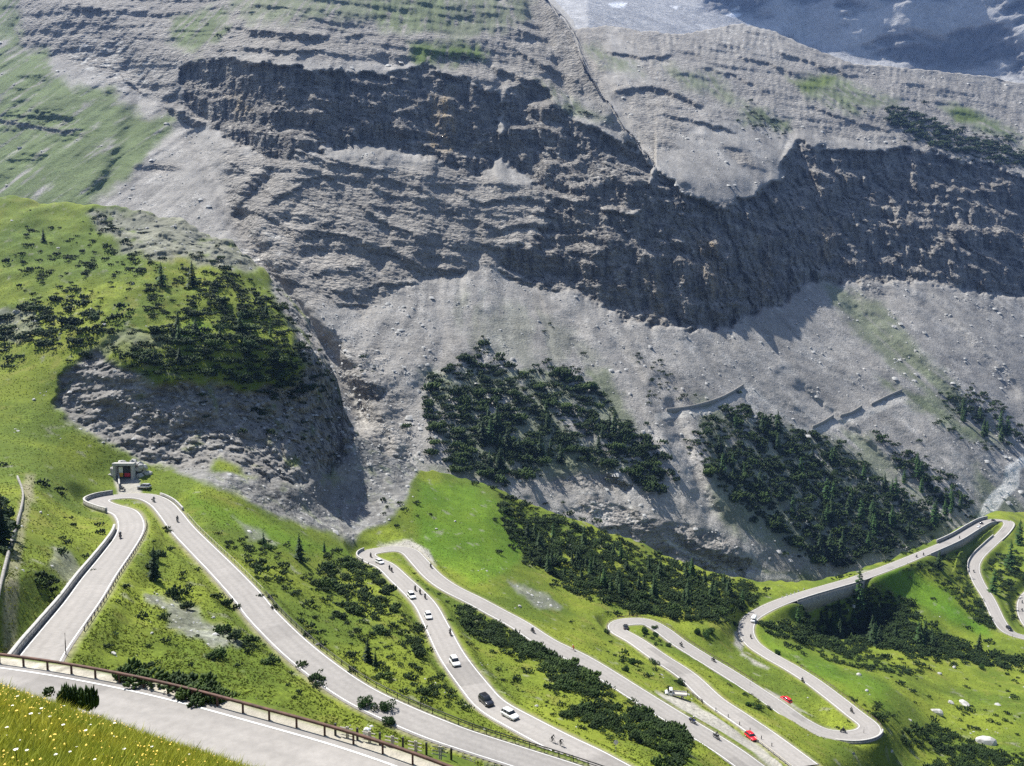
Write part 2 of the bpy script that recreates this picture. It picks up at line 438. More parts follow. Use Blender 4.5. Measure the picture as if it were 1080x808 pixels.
CTRL_Z = [(870,656,-155),(845,654,-147),(893,650,-157),(918,640,-158),(1000,640,-163),(960,615,-154),(1030,665,-170),(905,690,-158),(860,680,-150),(1000,720,-164),(960,660,-164),(1080,700,-173),(960,740,-150),(1080,740,-163),(1080,808,-152),(950,800,-141),(1150,760,-165),(1000,850,-142),(1150,850,-148),(900,850,-122),
    (35,505,-44),(15,600,-43),(5,680,-41),(60,560,-48),(90,516,-52.5),(0,560,-41),(-60,600,-38),(-60,690,-38),
    (150,700,-53),(250,720,-58.5),(350,760,-62.5),(450,800,-67),(200,790,-51),(0,745,-45.5),(0,850,-42),(-60,850,-42),(300,850,-54),(500,850,-68),(110,690,-51)]
def build_near():
    cx, cy = [], []
    for u, v, y in CTRL_Y:
        d = ray(u, v); cx.append((u, v)); cy.append(d[1] / y)
    for u, v, z in CTRL_Z:
        d = ray(u, v); cx.append((u, v)); cy.append(d[2] / z)
    for r, w in ROADS.values():
        for p in r[::14]:
            zc = p[1] * CP - p[2] * SP
            u = CU + FPX * p[0] / zc; v = CV - FPX * (p[1] * SP + p[2] * CP) / zc
            cx.append((u, v)); cy.append(FPX / zc)
    cx = np.array(cx) / 300.0; cy = np.array(cy)
    w = tps_fit(cx, cy, 1e-4)
    nc, nr, nsk = 976, 540, 14
    u = np.linspace(-70, 1150, nc)
    vt = np.interp(u, SKY[:, 0], SKY[:, 1]) + 2.0 * perlin(u / 9, 3.3, 0) + 1.5 * perlin(u / 31, 1.3, 0) + sstep(185, 230, u) * sstep(430, 380, u) * (4.5 * perlin(u / 13, 7.3, 0) + 2.5 * perlin(u / 5, 2.3, 0))
    f = np.linspace(0, 1, nr)[:, None]
    U = np.repeat(u[None], nr, 0); V = 850 + (vt[None] - 850) * f
    # coarse evaluation, then bilinear
    gu = np.linspace(-80, 1160, 156); gv = np.linspace(190, 860, 86)
    GU, GV = np.meshgrid(gu, gv)
    G = tps_eval(cx, w, np.c_[GU.ravel(), GV.ravel()] / 300.0).reshape(GU.shape)
    fx = (U - gu[0]) / (gu[1] - gu[0]); fy = (V - gv[0]) / (gv[1] - gv[0])
    ix = np.clip(fx.astype(int), 0, 154); iy = np.clip(fy.astype(int), 0, 84); fx -= ix; fy -= iy
    inv = (G[iy, ix] * (1-fx) + G[iy, ix+1] * fx) * (1-fy) + (G[iy+1, ix] * (1-fx) + G[iy+1, ix+1] * fx) * fy
    inv = np.maximum(inv, 1 / 900 * 1.0)
    P = ray(U, V) / inv[..., None]
    N1 = fbm(U / 26, V / 18, 0.5, 4)
    # rock zones of the knoll
    rock = np.zeros_like(U)
    for pts, s in (([(62,398),(100,368),(130,392),(165,408),(200,398),(228,420),(240,470),(222,497),(190,497),(160,490),(140,480),(110,468),(85,455),(58,432)], 1),
                   ([(222,405),(262,415),(300,405),(322,385),(305,340),(285,305),(262,262),(300,290),(345,335),(375,400),(385,450),(372,475),(335,505),(300,512),(262,503),(232,485)], 1),
                   ([(92,226),(130,224),(190,222),(225,232),(262,258),(290,290),(268,288),(240,285),(200,272),(160,272),(130,262),(112,250)], .75),
                   ([(140,345),(185,352),(190,362),(130,372),(95,380),(90,370)], .4)):
        rock = np.maximum(rock, s * zone(U, V, pts, 5, N1, 12))
    scree = zone(U, V, [(185,496),(235,497),(300,512),(345,503),(370,462),(378,452),(405,470),(445,490),(428,530),(408,552),(372,572),(300,547),(250,522)], 4, N1, 8)
    scree = np.maximum(scree, .75 * zone(U, V, [(155,630),(180,628),(225,655),(250,680),(235,690),(190,665)], 5, N1, 14))
    scree = np.maximum(scree, .6 * zone(U, V, [(245,545),(275,560),(290,575),(262,570)], 3, N1, 6))
    scree = np.maximum(scree, .6 * zone(U, V, [(55,575),(75,580),(92,600),(70,605),(50,596)], 3, N1, 8))
    scree = np.maximum(scree, .6 * zone(U, V, [(0,330),(30,325),(45,345),(20,360),(0,355)], 3, N1, 10))
    scree = np.maximum(scree, .7 * zone(U, V, [(535,612),(575,625),(590,640),(570,640),(545,628)], 3, N1, 8))
    # relief
    X, Y, Z = P[..., 0], P[..., 1], P[..., 2]
    roadd = np.full(U.shape, 1e9); zr = np.zeros_like(U)
    pts = P.reshape(-1, 3)[:, :2]; best = np.full(len(pts), 1e9); bi = np.zeros(len(pts), int)
    # nearest road sample through a coarse bucket grid
    cell = 12.0; key = {}
    for i, p in enumerate(ALLR): key.setdefault((int(p[0] // cell), int(p[1] // cell)), []).append(i)
    kx = (pts[:, 0] // cell).astype(int); ky = (pts[:, 1] // cell).astype(int)
    code = kx * 100003 + ky; order = np.argsort(code, kind='stable'); cs = code[order]
    st = np.r_[0, np.nonzero(np.diff(cs))[0] + 1, len(cs)]
    for a, b in zip(st[:-1], st[1:]):
        idx = order[a:b]; i, j = kx[idx[0]], ky[idx[0]]
        cand = [q for di in (-1, 0, 1) for dj in (-1, 0, 1) for q in key.get((i + di, j + dj), ())]
        if not cand: continue
        cand = np.array(cand); d = ((pts[idx][:, None] - ALLR[cand][None, :, :2]) ** 2).sum(-1)
        m = d.argmin(1); best[idx] = np.sqrt(d[np.arange(len(idx)), m]); bi[idx] = cand[m]
    best = best.reshape(U.shape); bi = bi.reshape(U.shape)
    away = sstep(3.6, 9, best) * (best > 0)
    relief = fbm(X / 14, Y / 14, Z / 14, 5) * (.9 + 1.6 * scree) * away
    rr = fbm(X / 9, Y / 9, Z / 5, 5, .55, True) * 4.6 + fbm(X / 24, Y / 24, Z / 14, 3) * 6.5 + fbm(X / 4, Y / 4, Z / 2.2, 4, .6, True) * 1.8
    knoll = sstep(262, 300, Y) * (1 - sstep(0, 60, U - 380)); relief = relief + knoll * 5 * fbm(X / 26, Y / 26, 2.0, 4) * away
    Z2 = Z + relief
    P2 = np.stack([X, Y, Z2], -1)
    out = ray(U, V); out /= np.linalg.norm(out, axis=-1)[..., None]
    P2 = P2 + out * (rr * rock * away)[..., None]
    # rills in the scree, running down to the valley
    P2[..., 2] += scree * .5 * fbm((X + .6 * Y) / 5, (Y - .6 * X) / 40, 0, 3) * away
    zr = ALLR[bi, 2] - .18
    lat = ((P2[..., :2] - ALLR[bi][..., :2]) * ALLN[bi][..., :2]).sum(-1)
    drop = WALLED[bi] & (lat < 0)
    k = np.where(drop, sstep(1.9, 2.7, best), sstep(3.9, 8.5, best))
    P2[..., 2] = np.where(best < 1e8, zr * (1 - k) + P2[..., 2] * k, P2[..., 2])
    P2[..., 2] -= np.where(lat < 0, WCUT[bi] * sstep(1.9, 2.8, best) * (1 - sstep(7, 20, best)), 0)
    verge = (1 - sstep(3.3, 4.6, best + .5 * N1)) * (best < 1e8)
    # colours (the ground's own)
    Nf = fbm(X / 6, Y / 6, Z / 6, 4); Nm = fbm(X / 28 + 9, Y / 28, Z / 28, 4); Nl = fbm(X / 70 + 3, Y / 70, 1.5, 3)
    g1, g2, g3 = np.array((.080, .118, .014)), np.array((.158, .194, .021)), np.array((.20, .185, .045))
    a = sstep(-.35, .4, Nm + .5 * Nl)[..., None]; C = g1 * (1 - a) + g2 * a
    dry = (sstep(.12, .5, Nf + .6 * Nl) * .42)[..., None]; C = C * (1 - dry) + g3 * dry
    for pts_, c, s in (([(440,505),(500,515),(560,560),(545,600),(500,615),(455,590),(440,560)], (.075,.170,.010), .55),
                       ([(200,520),(260,540),(340,580),(380,585),(330,580),(250,560),(200,530)], (.085,.165,.010), .7),
                       ([(915,605),(960,600),(1000,625),(1040,665),(1010,660),(950,630)], (.070,.165,.010), .7),
                       ([(800,665),(850,690),(930,720),(945,750),(900,735),(840,700),(805,685)], (.070,.160,.010), .5),
                       ([(173,355),(205,333),(225,345),(200,368)], (.085,.160,.012), .8),
                       ([(0,208),(150,225),(150,300),(0,300)], (.070,.115,.018), .5)):
        q = (zone(U, V, pts_, 8, N1, 10) * s)[..., None]; C = C * (1 - q) + np.array(c) * q
    rc = np.array((.205, .196, .180)) * (1 + .5 * fbm(X / 7, Y / 7, Z / 3, 4))[..., None]
    gr = sstep(.05, .35, fbm(X / 11, Y / 11, Z / 11, 4) - .1)             # grass ledges on the rock
    q = (rock * (1 - .75 * gr))[..., None]; C = C * (1 - q) + rc * q
    q = (scree * (1 - .35 * sstep(.1, .4, Nf)))[..., None]; C = C * (1 - q) + np.array((.185, .182, .172)) * (1 + .45 * Nf + .5 * fbm((X + .8 * Z) / 4, (Z - .5 * X) / 40, 2.0, 4))[..., None] * q
    st_ = (sstep(.28, .5, fbm(X / 5, Y / 5, Z / 5 + 7, 3)) * .5 * (1 - rock))[..., None]; C = C * (1 - st_) + np.array((.24, .23, .19)) * st_
    # cart track and gravel pull-offs
    for line, wd in (([(33,500),(26,530),(20,560),(14,600),(6,650),(0,690)], 5), ([(28,512),(34,530)], 4)):
        pts_ = [(x - wd * (1 + (y - 500) / 220), y) for x, y in line] + [(x + wd * (1 + (y - 500) / 220), y) for x, y in reversed(line)]
        q = (zone(U, V, pts_, 3, N1, 3) * (.55 + .3 * Nf))[..., None]; q = np.clip(q, 0, .85); C = C * (1 - q) + np.array((.27, .24, .17)) * q
    for pts_ in ([(692,730),(720,738),(760,757),(812,790),(830,808),(800,800),(760,775),(700,742)], [(808,730),(830,738),(850,752),(842,752),(815,738)], [(398,575),(430,570),(452,580),(460,600),(448,590),(430,578)], [(905,603),(940,600),(925,608)],
                 [(120,505),(145,503),(150,520),(125,522)], [(775,655),(790,650),(782,690),(810,705),(795,700),(775,680)]):
        q = np.clip(zone(U, V, pts_, 2.5, N1, 3), 0, .9)[..., None]; C = C * (1 - q) + np.array((.34, .32, .29)) * q
    q = np.clip(verge * .8, 0, 1)[..., None]; C = C * (1 - q) + np.array((.22, .20, .13)) * q
    C = np.clip(C, .004, .8)
    # the far side of the crest falls away behind
    kk = np.arange(1, nsk + 1)[:, None, None]
    top = P2[-1][None]; dirh = np.stack([top[0, :, 0] * .3, top[0, :, 1]], -1); dirh /= np.linalg.norm(dirh, axis=-1)[:, None]
    sk = np.repeat(top, nsk, 0).copy(); sk[..., :2] += dirh[None] * kk * 2.0; sk[..., 2:] -= kk * 2.2 + .12 * kk ** 1.5
    PV = np.concatenate([P2, sk], 0); CC = np.concatenate([C, np.repeat(C[-1:], nsk, 0)], 0)
    RK = np.concatenate([np.maximum(rock, scree), np.zeros((nsk, nc))], 0)
    me = np_mesh('hillside', PV.reshape(-1, 3), grid_faces(nr + nsk, nc), True)
    set_col(me, CC.reshape(-1, 3)); set_val(me, RK, 'rock')
    o = link('hillside', me, M['meadow']); tag(o, kind='structure')
    return o, PV
NEAR, NEARP = build_near()
# ------------------------------------------------------------------ the mountain across the gully: slopes and cliffs added up from its foot
STROKES = [([(258,30),(300,34),(345,38)],10),([(252,48),(300,53),(340,52)],6),([(237,60),(280,67),(310,71)],6),
 ([(345,165),(365,172),(394,178)],9),([(310,157),(335,166),(360,178)],7),([(313,188),(345,185),(362,195)],6),([(258,190),(275,198),(290,207),(310,201),(322,190)],6),
 ([(267,215),(293,233),(312,247),(350,232)],9),([(296,239),(316,243),(334,243),(356,246),(378,250),(391,259),(411,261),(427,272),(440,282)],12),
 ([(380,217),(403,233),(437,247),(450,252)],8),([(413,190),(450,200)],5),([(390,197),(423,210)],5),([(480,200),(507,213),(547,207),(577,213)],7),
 ([(497,230),(527,240),(560,233),(590,240)],9),([(513,257),(547,263),(580,253)],9),([(427,270),(447,282),(490,283)],11),([(527,283),(547,293),(595,303)],9),
 ([(342,310),(360,321),(391,321)],5),([(385,308),(400,299),(440,299)],4),([(327,290),(345,286)],6),([(365,281),(378,283)],7),([(360,38),(382,36)],5),
 ([(520,70),(547,80),(570,87)],10),([(547,30),(573,40)],8),([(547,53),(573,67),(613,87)],9),([(580,10),(600,32),(613,60),(627,88)],14),([(593,127),(627,133),(673,165)],10),
 ([(648,96),(680,90),(712,97),(740,112)],8),([(700,120),(740,128),(775,140)],5),([(640,55),(675,60),(710,58)],4),([(850,110),(900,128),(940,138)],4),([(740,70),(770,78),(800,92)],4),([(85,8),(97,6),(112,10)],10),([(0,126),(40,132),(70,138),(82,135)],6),([(175,112),(195,120),(215,130)],12),
 ([(125,75),(140,90),(152,100)],6),([(18,30),(25,45)],10),([(560,225),(600,222),(650,232)],7),([(570,250),(620,248),(680,262)],8),([(600,275),(650,285),(700,290)],9),([(840,175),(880,190),(920,188)],9),
 ([(925,205),(960,212),(1000,208)],12),([(985,165),(1040,178),(1080,190)],6),([(760,240),(790,236),(815,240)],8),([(450,70),(475,80),(500,90)],5),([(780,60),(810,66),(840,78)],5),([(860,65),(900,80)],5),
 ([(240,170),(262,182),(285,200)],5),([(820,55),(850,62),(875,75)],5),([(540,165),(580,188),(610,200)],6),([(400,100),(430,97),(460,100)],5),([(355,100),(380,104),(398,112)],4),
 ([(640,180),(660,195),(690,205)],7),([(270,285),(300,292)],4),([(600,560),(640,556),(690,548)],5),([(715,562),(745,578),(790,590)],26),([(640,500),(665,512)],10),([(375,400),(395,405),(405,410)],22)]
LEDGES = [([(700,268),(740,272),(775,266)],4),([(715,312),(750,316),(790,310)],3),([(850,240),(890,244),(930,238)],5),([(930,212),(975,208),(1010,214)],4),([(1030,214),(1060,220),(1100,222)],5),([(880,268),(920,272),(955,268)],5),([(1000,272),(1040,280),(1090,284)],5),([(790,236),(820,240),(850,234)],4),([(880,205),(905,208),(930,204)],4),([(198,96),(225,104),(262,98)],4),([(300,100),(335,102),(357,105)],4),([(380,97),(410,96),(440,101)],5),([(392,122),(415,116),(446,107)],5),([(250,128),(285,140),(320,143)],3),([(330,132),(360,130),(385,134)],3),
 ([(470,140),(500,148),(525,140)],3),([(585,222),(625,236),(665,240)],4),([(560,262),(600,268),(650,280)],4),([(595,290),(615,290),(640,300)],7),([(640,256),(680,262),(700,258)],4),([(660,300),(690,305),(720,300)],3),
 ([(705,230),(735,246),(770,256)],5),([(740,285),(770,290),(800,280)],4),([(782,212),(800,212),(828,206)],7),([(830,190),(860,196),(880,194)],4),([(845,222),(880,225),(915,215)],4),([(870,176),(890,178),(925,176)],4),([(900,228),(940,232),(980,222)],5),
 ([(960,190),(1000,192),(1040,198)],5),([(1005,180),(1025,184),(1045,190)],4),([(1000,232),(1040,238),(1090,240)],6),([(960,246),(1000,258),(1050,262)],5),([(820,262),(850,258),(880,250)],4),([(545,120),(575,130),(610,150)],4),([(545,145),(580,165),(630,190)],5),([(610,160),(640,170),(665,185)],4)]
CLIFF_A = [(190,73),(233,62),(300,70),(357,76),(410,78),(450,68),(470,80),(500,88),(527,98),(531,165),(503,187),(470,175),(443,165),(400,154),(359,158),(320,162),(300,172),(283,170),(247,150),(217,133),(195,118)]
CLIFF_B = [(530,97),(567,87),(600,123),(640,147),(670,157),(690,180),(680,226),(627,217),(593,213),(560,193),(530,168)]
CLIFF_D = [(690,180),(708,192),(722,206),(738,210),(752,222),(768,220),(780,208),(802,203),(822,188),(828,168),(842,152),(867,157),(907,160),(953,157),(1000,167),(1080,184),(1160,195),(1160,330),(1080,316),(1010,304),(965,296),(925,296),(885,300),(852,300),(822,322),
    (787,332),(770,344),(707,347),(660,337),(627,320),(600,303),(560,297),(527,280),(530,262),(560,250),(578,235),(573,202),(627,219),(668,229)]
MSKY = np.array([(540,-60),(562,-30),(575,0),(605,33),(609,48),(613,62),(627,90),(640,110),(655,130),(672,152),(692,174)], float)
CREST = np.array([(-80,-45),(545,-45),(563,-30),(575,-2),(598,20),(606,31),(640,27),(680,33),(720,36),(750,30),(783,25),(817,33),(854,50),(900,67),(951,71),(997,76),(1038,80),(1080,88),(1160,102)], float)
BASE = np.array([(-80,300,620),(0,300,600),(100,300,560),(200,320,520),(262,345,490),(300,385,470),(340,445,452),(362,472,440),(400,505,432),(440,525,424),(480,535,425),(530,550,430),(600,580,440),(700,615,455),(760,630,470),
    (800,635,485),(850,628,512),(900,615,542),(950,598,572),(1000,578,605),(1040,565,640),(1080,560,670),(1160,555,720)], float)
def tan_e(V): return (-FPX * SP + (CV - V) * CP) / (FPX * CP + (CV - V) * SP)

def build_mountain():
    nc, nr = 976, 500
    u = np.linspace(-70, 1150, nc)
    vb = np.interp(u, BASE[:, 0], BASE[:, 1]); Yb = np.interp(u, BASE[:, 0], BASE[:, 2])
    vt = np.interp(u, CREST[:, 0], CREST[:, 1]) + 1.6 * perlin(u / 6, 2.2, 7) + 1.6 * perlin(u / 17, 5.2, 7)
    nd = 580; v0 = np.linspace(655, -62, nd)
    U = np.repeat(u[None], nd, 0); V = np.repeat(v0[:, None], nc, 1); f = np.clip((500 - V) / 500, 0, 1)
    N1 = fbm(U / 24, V / 17, 4.5, 4)
    N2 = fbm(U / 9, V / 7, 8.5, 3)
    A = np.full(U.shape, 31.5)
    def lay(pts, deg, soft=4, amp=6):
        nonlocal A
        q = zone(U, V, pts, soft, N1, amp); A = A * (1 - q) + deg * q
    lay([(-90,-60),(205,-60),(190,60),(200,130),(150,190),(90,235),(-90,300)], 38, 12)
    lay([(200,-60),(620,-60),(600,30),(560,80),(450,65),(350,70),(240,58),(200,70)], 37, 8)
    lay([(10,0),(70,5),(130,20),(150,60),(95,60),(40,50),(10,40)], 50, 8)
    lay([(120,45),(200,60),(225,120),(190,115),(140,85)], 50, 6)
    lay([(300,160),(480,180),(560,195),(580,235),(520,270),(490,285),(440,285),(380,250),(310,240),(270,215)], 38, 10)
    cl = np.zeros_like(U)
    for pts, deg in ((CLIFF_A, 71), (CLIFF_B, 56), (CLIFF_D, 67)):
        q = zone(U, V, pts, 3, N1 + .8 * N2, 9); A = A * (1 - q) + deg * q; cl = np.maximum(cl, q)
    lay([(700,196),(740,214),(765,226),(790,212),(818,194),(790,185),(740,195)], 36, 5)
    lay([(552,-30),(562,-30),(575,0),(605,33),(613,62),(627,90),(655,130),(692,172),(660,175),(628,142),(598,100),(580,46),(556,8)], 68, 3, 7)
    # first pass: where things stand in space
    def integ(A):
        t = tan_e(V)
        g = 1 / np.maximum(np.tan(np.radians(np.clip(A, 26.5, 86))) - t, .13)
        C = np.zeros_like(A); C[1:] = np.cumsum(.5 * (g[1:] + g[:-1]) * np.diff(t, axis=0), 0)
        k = np.argmin(np.abs(V - vb[None]), 0)
        C -= C[k, np.arange(nc)][None]
        return C
    c5 = int(np.argmin(np.abs(u - 712)))
    RIM = np.interp(u, [600,690,720,735,763,782,822,832,867,907,953,1000,1080,1160], [150,172,188,200,212,196,178,142,148,150,147,158,174,186])
    def spurfix(L):
        B = L.copy(); B[:, :c5] = L[:, c5:c5 + 1]; B = blur_cols(B, 42)
        q = sstep(-2, 26, RIM[None] - V) * (U > 691)
        return L * (1 - q) + B * q, B
    L = np.log(Yb)[None] + integ(A)
    Lv = blur_cols(L.T, 14).T
    wr = sstep(.35, .8, f); L = (L - Lv) + blur_cols(Lv, 32) * (1 - wr) + blur_cols(Lv, 46) * wr
    L = blur_cols(L, 3)
    L, _ = spurfix(L)
    def skyfix(L, B):
        vs = np.interp(u, MSKY[:, 0], MSKY[:, 1], left=-999, right=-999); vs = np.where(vs > -900, vs + 7 * perlin(u / 13, 6.1, 2) + 2 * perlin(u / 3, 6.1, 9), vs)
        m = sstep(-.5, .5, vs[None] - V)
        return L * (1 - m) + np.maximum(B, L) * m
    Y0 = np.exp(L); P0 = at_y(U, V, Y0)
    X, Y, Z = P0[..., 0], P0[..., 1], P0[..., 2]
    # beds of rock: steps that follow gently dipping levels
    rockz = np.maximum(cl, .0)
    for pts, s in (([(60,-60),(640,-60),(640,110),(530,100),(450,70),(240,58),(190,70),(200,130),(140,95),(20,50),(0,10)], .75), ([(230,150),(300,165),(480,175),(580,200),(600,300),(520,285),(440,300),(380,330),(330,320),(270,290),(240,240)], .8),
                   ([(0,110),(60,115),(85,138),(30,138),(0,135)], 1), ([(640,20),(760,20),(900,60),(1080,90),(1080,180),(830,140),(700,110)], .6), ([(630,520),(690,545),(760,560),(800,600),(740,610),(640,560),(600,540)], .8),
                   ([(350,360),(400,360),(440,470),(420,500),(370,460)], .5), ([(640,90),(720,85),(740,120),(690,170)], .7), ([(670,330),(700,380),(690,420)], .0), ([(560,480),(640,470),(650,520),(590,520)], .7)):
        rockz = np.maximum(rockz, s * zone(U, V, pts, 10, N1, 14))
    oc = sstep(.10, .38, fbm(X / 75 + 3, Y / 75, Z / 45, 4)) * sstep(430, 250, V); rockz = np.maximum(rockz, .75 * oc)
    lev = Z + .10 * X + 9 * fbm(X / 70, Y / 70, Z / 70, 3)
    beds = fbm(lev / 11, X / 160, 2.0, 4, .6)
    beds = beds * .6 + .4 * fbm(lev / 4.5, X / 60, 6.0, 3, .6)
    bd2 = fbm(lev / 7.5, X / 85, Y / 85, 4, .6) + .25 * fbm(X / 30, Y / 30, Z / 10, 3)
    A2 = A + (1 - cl) * rockz * np.where(beds > 0, 50 * sstep(.0, .16, beds), -6 * sstep(.0, .3, -beds)) + cl * (15 * sstep(0, .2, bd2) - 40 * sstep(.05, .18, -bd2) + 7 * sstep(0, .3, fbm(X / 60, Y / 60, Z / 60 + 5, 2)))
    strokem = np.zeros_like(U)
    for pts, h in STROKES:
        p = np.array(pts, float)
        m = (U > p[0, 0] - 3) & (U < p[-1, 0] + 3)
        vl = np.interp(U, p[:, 0], p[:, 1]) + 2.2 * perlin(U / 7, 3.7, h) + 1.2 * perlin(U / 2.6, 1.7, h)
        tp = np.clip(np.minimum(U - p[0, 0] + 4, p[-1, 0] + 4 - U) / 10, 0, 1) * (.8 + .35 * perlin(U / 9, 8.8, h))
        d = V - vl
        q = sstep(-.8, .8, d) * (1 - sstep(-1, 1, d - h * tp)) * m * (tp > .05)
        A2 = A2 * (1 - q) + 83 * q; strokem = np.maximum(strokem, q)
        q = sstep(-h * .7 - 2, -h * .4, d) * (1 - sstep(-1, 0, d)) * m * (tp > .2) * .8
        A2 = A2 * (1 - q) + 29 * q
    for pts, h in LEDGES:
        p = np.array(pts, float)
        m = (U > p[0, 0]) & (U < p[-1, 0])
        vl = np.interp(U, p[:, 0], p[:, 1]) + 2.0 * perlin(U / 7, 3.7, h) + perlin(U / 2.6, 1.7, h)
        tp = np.clip(np.minimum(U - p[0, 0], p[-1, 0] - U) / 12, 0, 1) * (.8 + .6 * perlin(U / 8, 8.8, h)) * (1 + .9 * sstep(680, 720, U))
        q = sstep(-.8, .8, V - vl) * (1 - sstep(-.8, .8, V - vl - h * tp)) * m
        A2 = A2 * (1 - q) + 30 * q
    L2 = blur_cols(integ(A2), 1.1)
    # keep the large form smooth along the range, keep the small steps
    L2 = np.log(Yb)[None] + L2
    D = L2 - L
    drift = blur_cols(D.T, 16).T
    L2, B = spurfix(L + blur_cols(drift, 40))
    L2 = skyfix(L2, B) + (D - drift)
    # rows of the finished surface run from the foot to the crest
    f = np.linspace(0, 1, nr)[:, None]
    Vn = (vb + 30)[None] + (vt - vb - 30)[None] * f
    def res(Q): return np.stack([np.interp(-Vn[:, c], -v0, Q[:, c]) for c in range(nc)], 1)
    L2, rockz, cl, strokem = res(L2), res(rockz), res(cl), res(strokem)
    V = Vn; U = np.repeat(u[None], nr, 0); N1 = fbm(U / 24, V / 17, 4.5, 4)
    Y1 = np.exp(L2); P = at_y(U, V, Y1)
    lev = P[..., 2] + .10 * P[..., 0] + 9 * fbm(P[..., 0] / 70, P[..., 1] / 70, P[..., 2] / 70, 3)
    X, Y, Z = P[..., 0], P[..., 1], P[..., 2]
    out = ray(U, V); out /= np.linalg.norm(out, axis=-1)[..., None]
    rockm = np.clip(np.maximum(rockz, strokem), 0, 1)
    FALL0 = np.interp(U, [0, 250, 520, 700, 900, 1150], [-.7, -.5, .1, .45, .8, .8])
    crack = fbm(X / 11, Y / 14, Z / 60, 4, .6, True)
    lump = fbm(X / 26, Y / 26, Z / 22, 5, .55)
    fine = fbm(X / 7, Y / 7, Z / 4.5, 4, .6, True)
    butt = fbm(X / 42, Y / 50, Z / 150, 4, .55, True)
    disp = cl * (crack * 4.0 + butt * (15 + 13 * sstep(650, 740, U)) + 1.8 * fbm(X / 4, Y / 6, Z / 26, 3, .6, True)) + rockm * 1.3 * fbm(X / 2.6, Y / 2.6, Z / 1.5, 2, .6, True) + rockm * (lump * 5.0 + fine * 2.6 + fbm(lev / 3.2, X / 22, Y / 22, 3, .6, True) * 1.6) + (1 - rockm) * (lump * 2.6 + fbm(X / 9, Y / 9, Z / 9, 3) * .9 + fbm(X / 4, Y / 4, Z / 4, 3) * .5)
    spurm = sstep(-4, 20, np.interp(U, [560,600,690,720,735,763,782,822,832,867,907,953,1000,1080,1160], [-80,150,172,188,214,232,196,180,136,148,150,147,158,174,186]) - V) * sstep(640, 700, U)
    # ribs and hollows that run down the whole face
    disp += (1 - cl) * (1 - .5 * spurm) * (7.5 * fbm((X + FALL0 * Z) / 55 + .25 * fbm(X / 90, Y / 90, Z / 90, 2), Z / 330, 7.0, 3, .55, True) + 5 * fbm(X / 70, Y / 70, Z / 45, 3))
    # ravines cut into the face
    def ravine(line, w, depth):
        p = np.array(line, float); d2 = np.full(U.shape, 1e9)
        for (ax, ay), (bx, by) in zip(p[:-1], p[1:]):
            dx, dy = bx - ax, by - ay; t = np.clip(((U - ax) * dx + (V - ay) * dy) / (dx * dx + dy * dy), 0, 1)
            d2 = np.minimum(d2, (U - ax - t * dx) ** 2 + (V - ay - t * dy) ** 2)
        d = np.sqrt(d2) + 4 * N1
        e1 = np.sqrt((U - p[0, 0]) ** 2 + (V - p[0, 1]) ** 2); e2 = np.sqrt((U - p[-1, 0]) ** 2 + (V - p[-1, 1]) ** 2)
        return depth * sstep(w * .8, w * 3.2, e1) * sstep(w * .8, w * 3.2, e2) * (np.exp(-(d / w) ** 2) - .35 * np.exp(-((d - 2.1 * w) / w) ** 2))
    disp += ravine([(195,120),(225,185),(258,250),(300,318),(345,372),(372,420),(392,470)], 11, 20) + ravine([(500,215),(503,255),(508,310)], 6, 4) + ravine([(120,40),(150,95),(130,160),(95,230)], 8, 9) + ravine([(300,170),(262,215),(250,262)], 7, 7)
    disp += ravine([(700,410),(722,470),(740,520),(760,560)], 8, 8) + ravine([(830,400),(900,460),(960,510),(1010,545)], 7, 7) + ravine([(880,310),(940,370),(1010,430),(1060,470)], 9, 9) + ravine([(640,350),(690,420),(720,480)], 6, 4) + ravine([(960,300),(1030,380),(1085,430)], 9, 8)
    # gullies in the scree run straight down
    FALL = np.interp(U, [0, 250, 520, 700, 900, 1150], [-.7, -.5, .1, .45, .8, .8]); XF = X + FALL * Z
    disp += (1 - .8 * spurm) * (1 - rockm) * 1.1 * fbm(XF / 14 + .3 * fbm(X/60, Y/60, Z/60, 2), Z / 170, 3.0, 4, .5)
    P = P + out * disp[..., None]
    # ------------- colours
    Nf = fbm(X / 8, Y / 8, Z / 8, 4); Nm = fbm(X / 45, Y / 45, Z / 45, 4)
    C = np.array((.282, .270, .250)) * (1 + .26 * Nf + .38 * Nm)[..., None]
    streak = fbm(XF / 8, Z / 120, 1.0, 4, .55)
    big = fbm(XF / 38, Z / 220, 2.0, 3); C = C * (1 + (.34 * streak * (1 - .7 * spurm) + .30 * big) * (1 - rockm))[..., None]
    rc = np.array((.215, .200, .178)) * (1 + .9 * fbm(lev / 5, X / 50, Y / 50, 4, .6) + .25 * Nf)[..., None]
    q = (rockm * .85)[..., None]; C = C * (1 - q) + rc * q
    # dark water streaks and ochre patches on the walls
    wst = fbm(X / 5.5, Y / 9, Z / 70 + 3, 4, .6)
    dk = (cl * sstep(-.1, .3, wst) * .75)[..., None]; C = C * (1 - dk) + np.array((.060, .060, .062)) * dk
    lt = (cl * sstep(.12, .4, fbm(X / 4, Y / 7, Z / 45 + 9, 4, .6) + .35 * fbm(lev / 6, X / 40, 3.0, 3)) * .7)[..., None]; C = C * (1 - lt) + np.array((.33, .31, .28)) * lt
    for pts, s in (([(450,100),(480,100),(482,130),(478,160),(455,158)], .9), ([(240,100),(262,98),(270,120),(250,122)], .6), ([(735,245),(760,250),(760,310),(745,320)], .55), ([(860,225),(880,230),(878,270),(862,280)], .7), ([(680,285),(700,290),(705,340),(690,335)], .5), ([(800,255),(815,260),(812,320),(802,318)], .45)):
        q = (zone(U, V, pts, 5, N1, 8) * s * sstep(-.25, .25, -wst))[..., None]; C = C * (1 - q) + np.array((.30, .235, .145)) * q
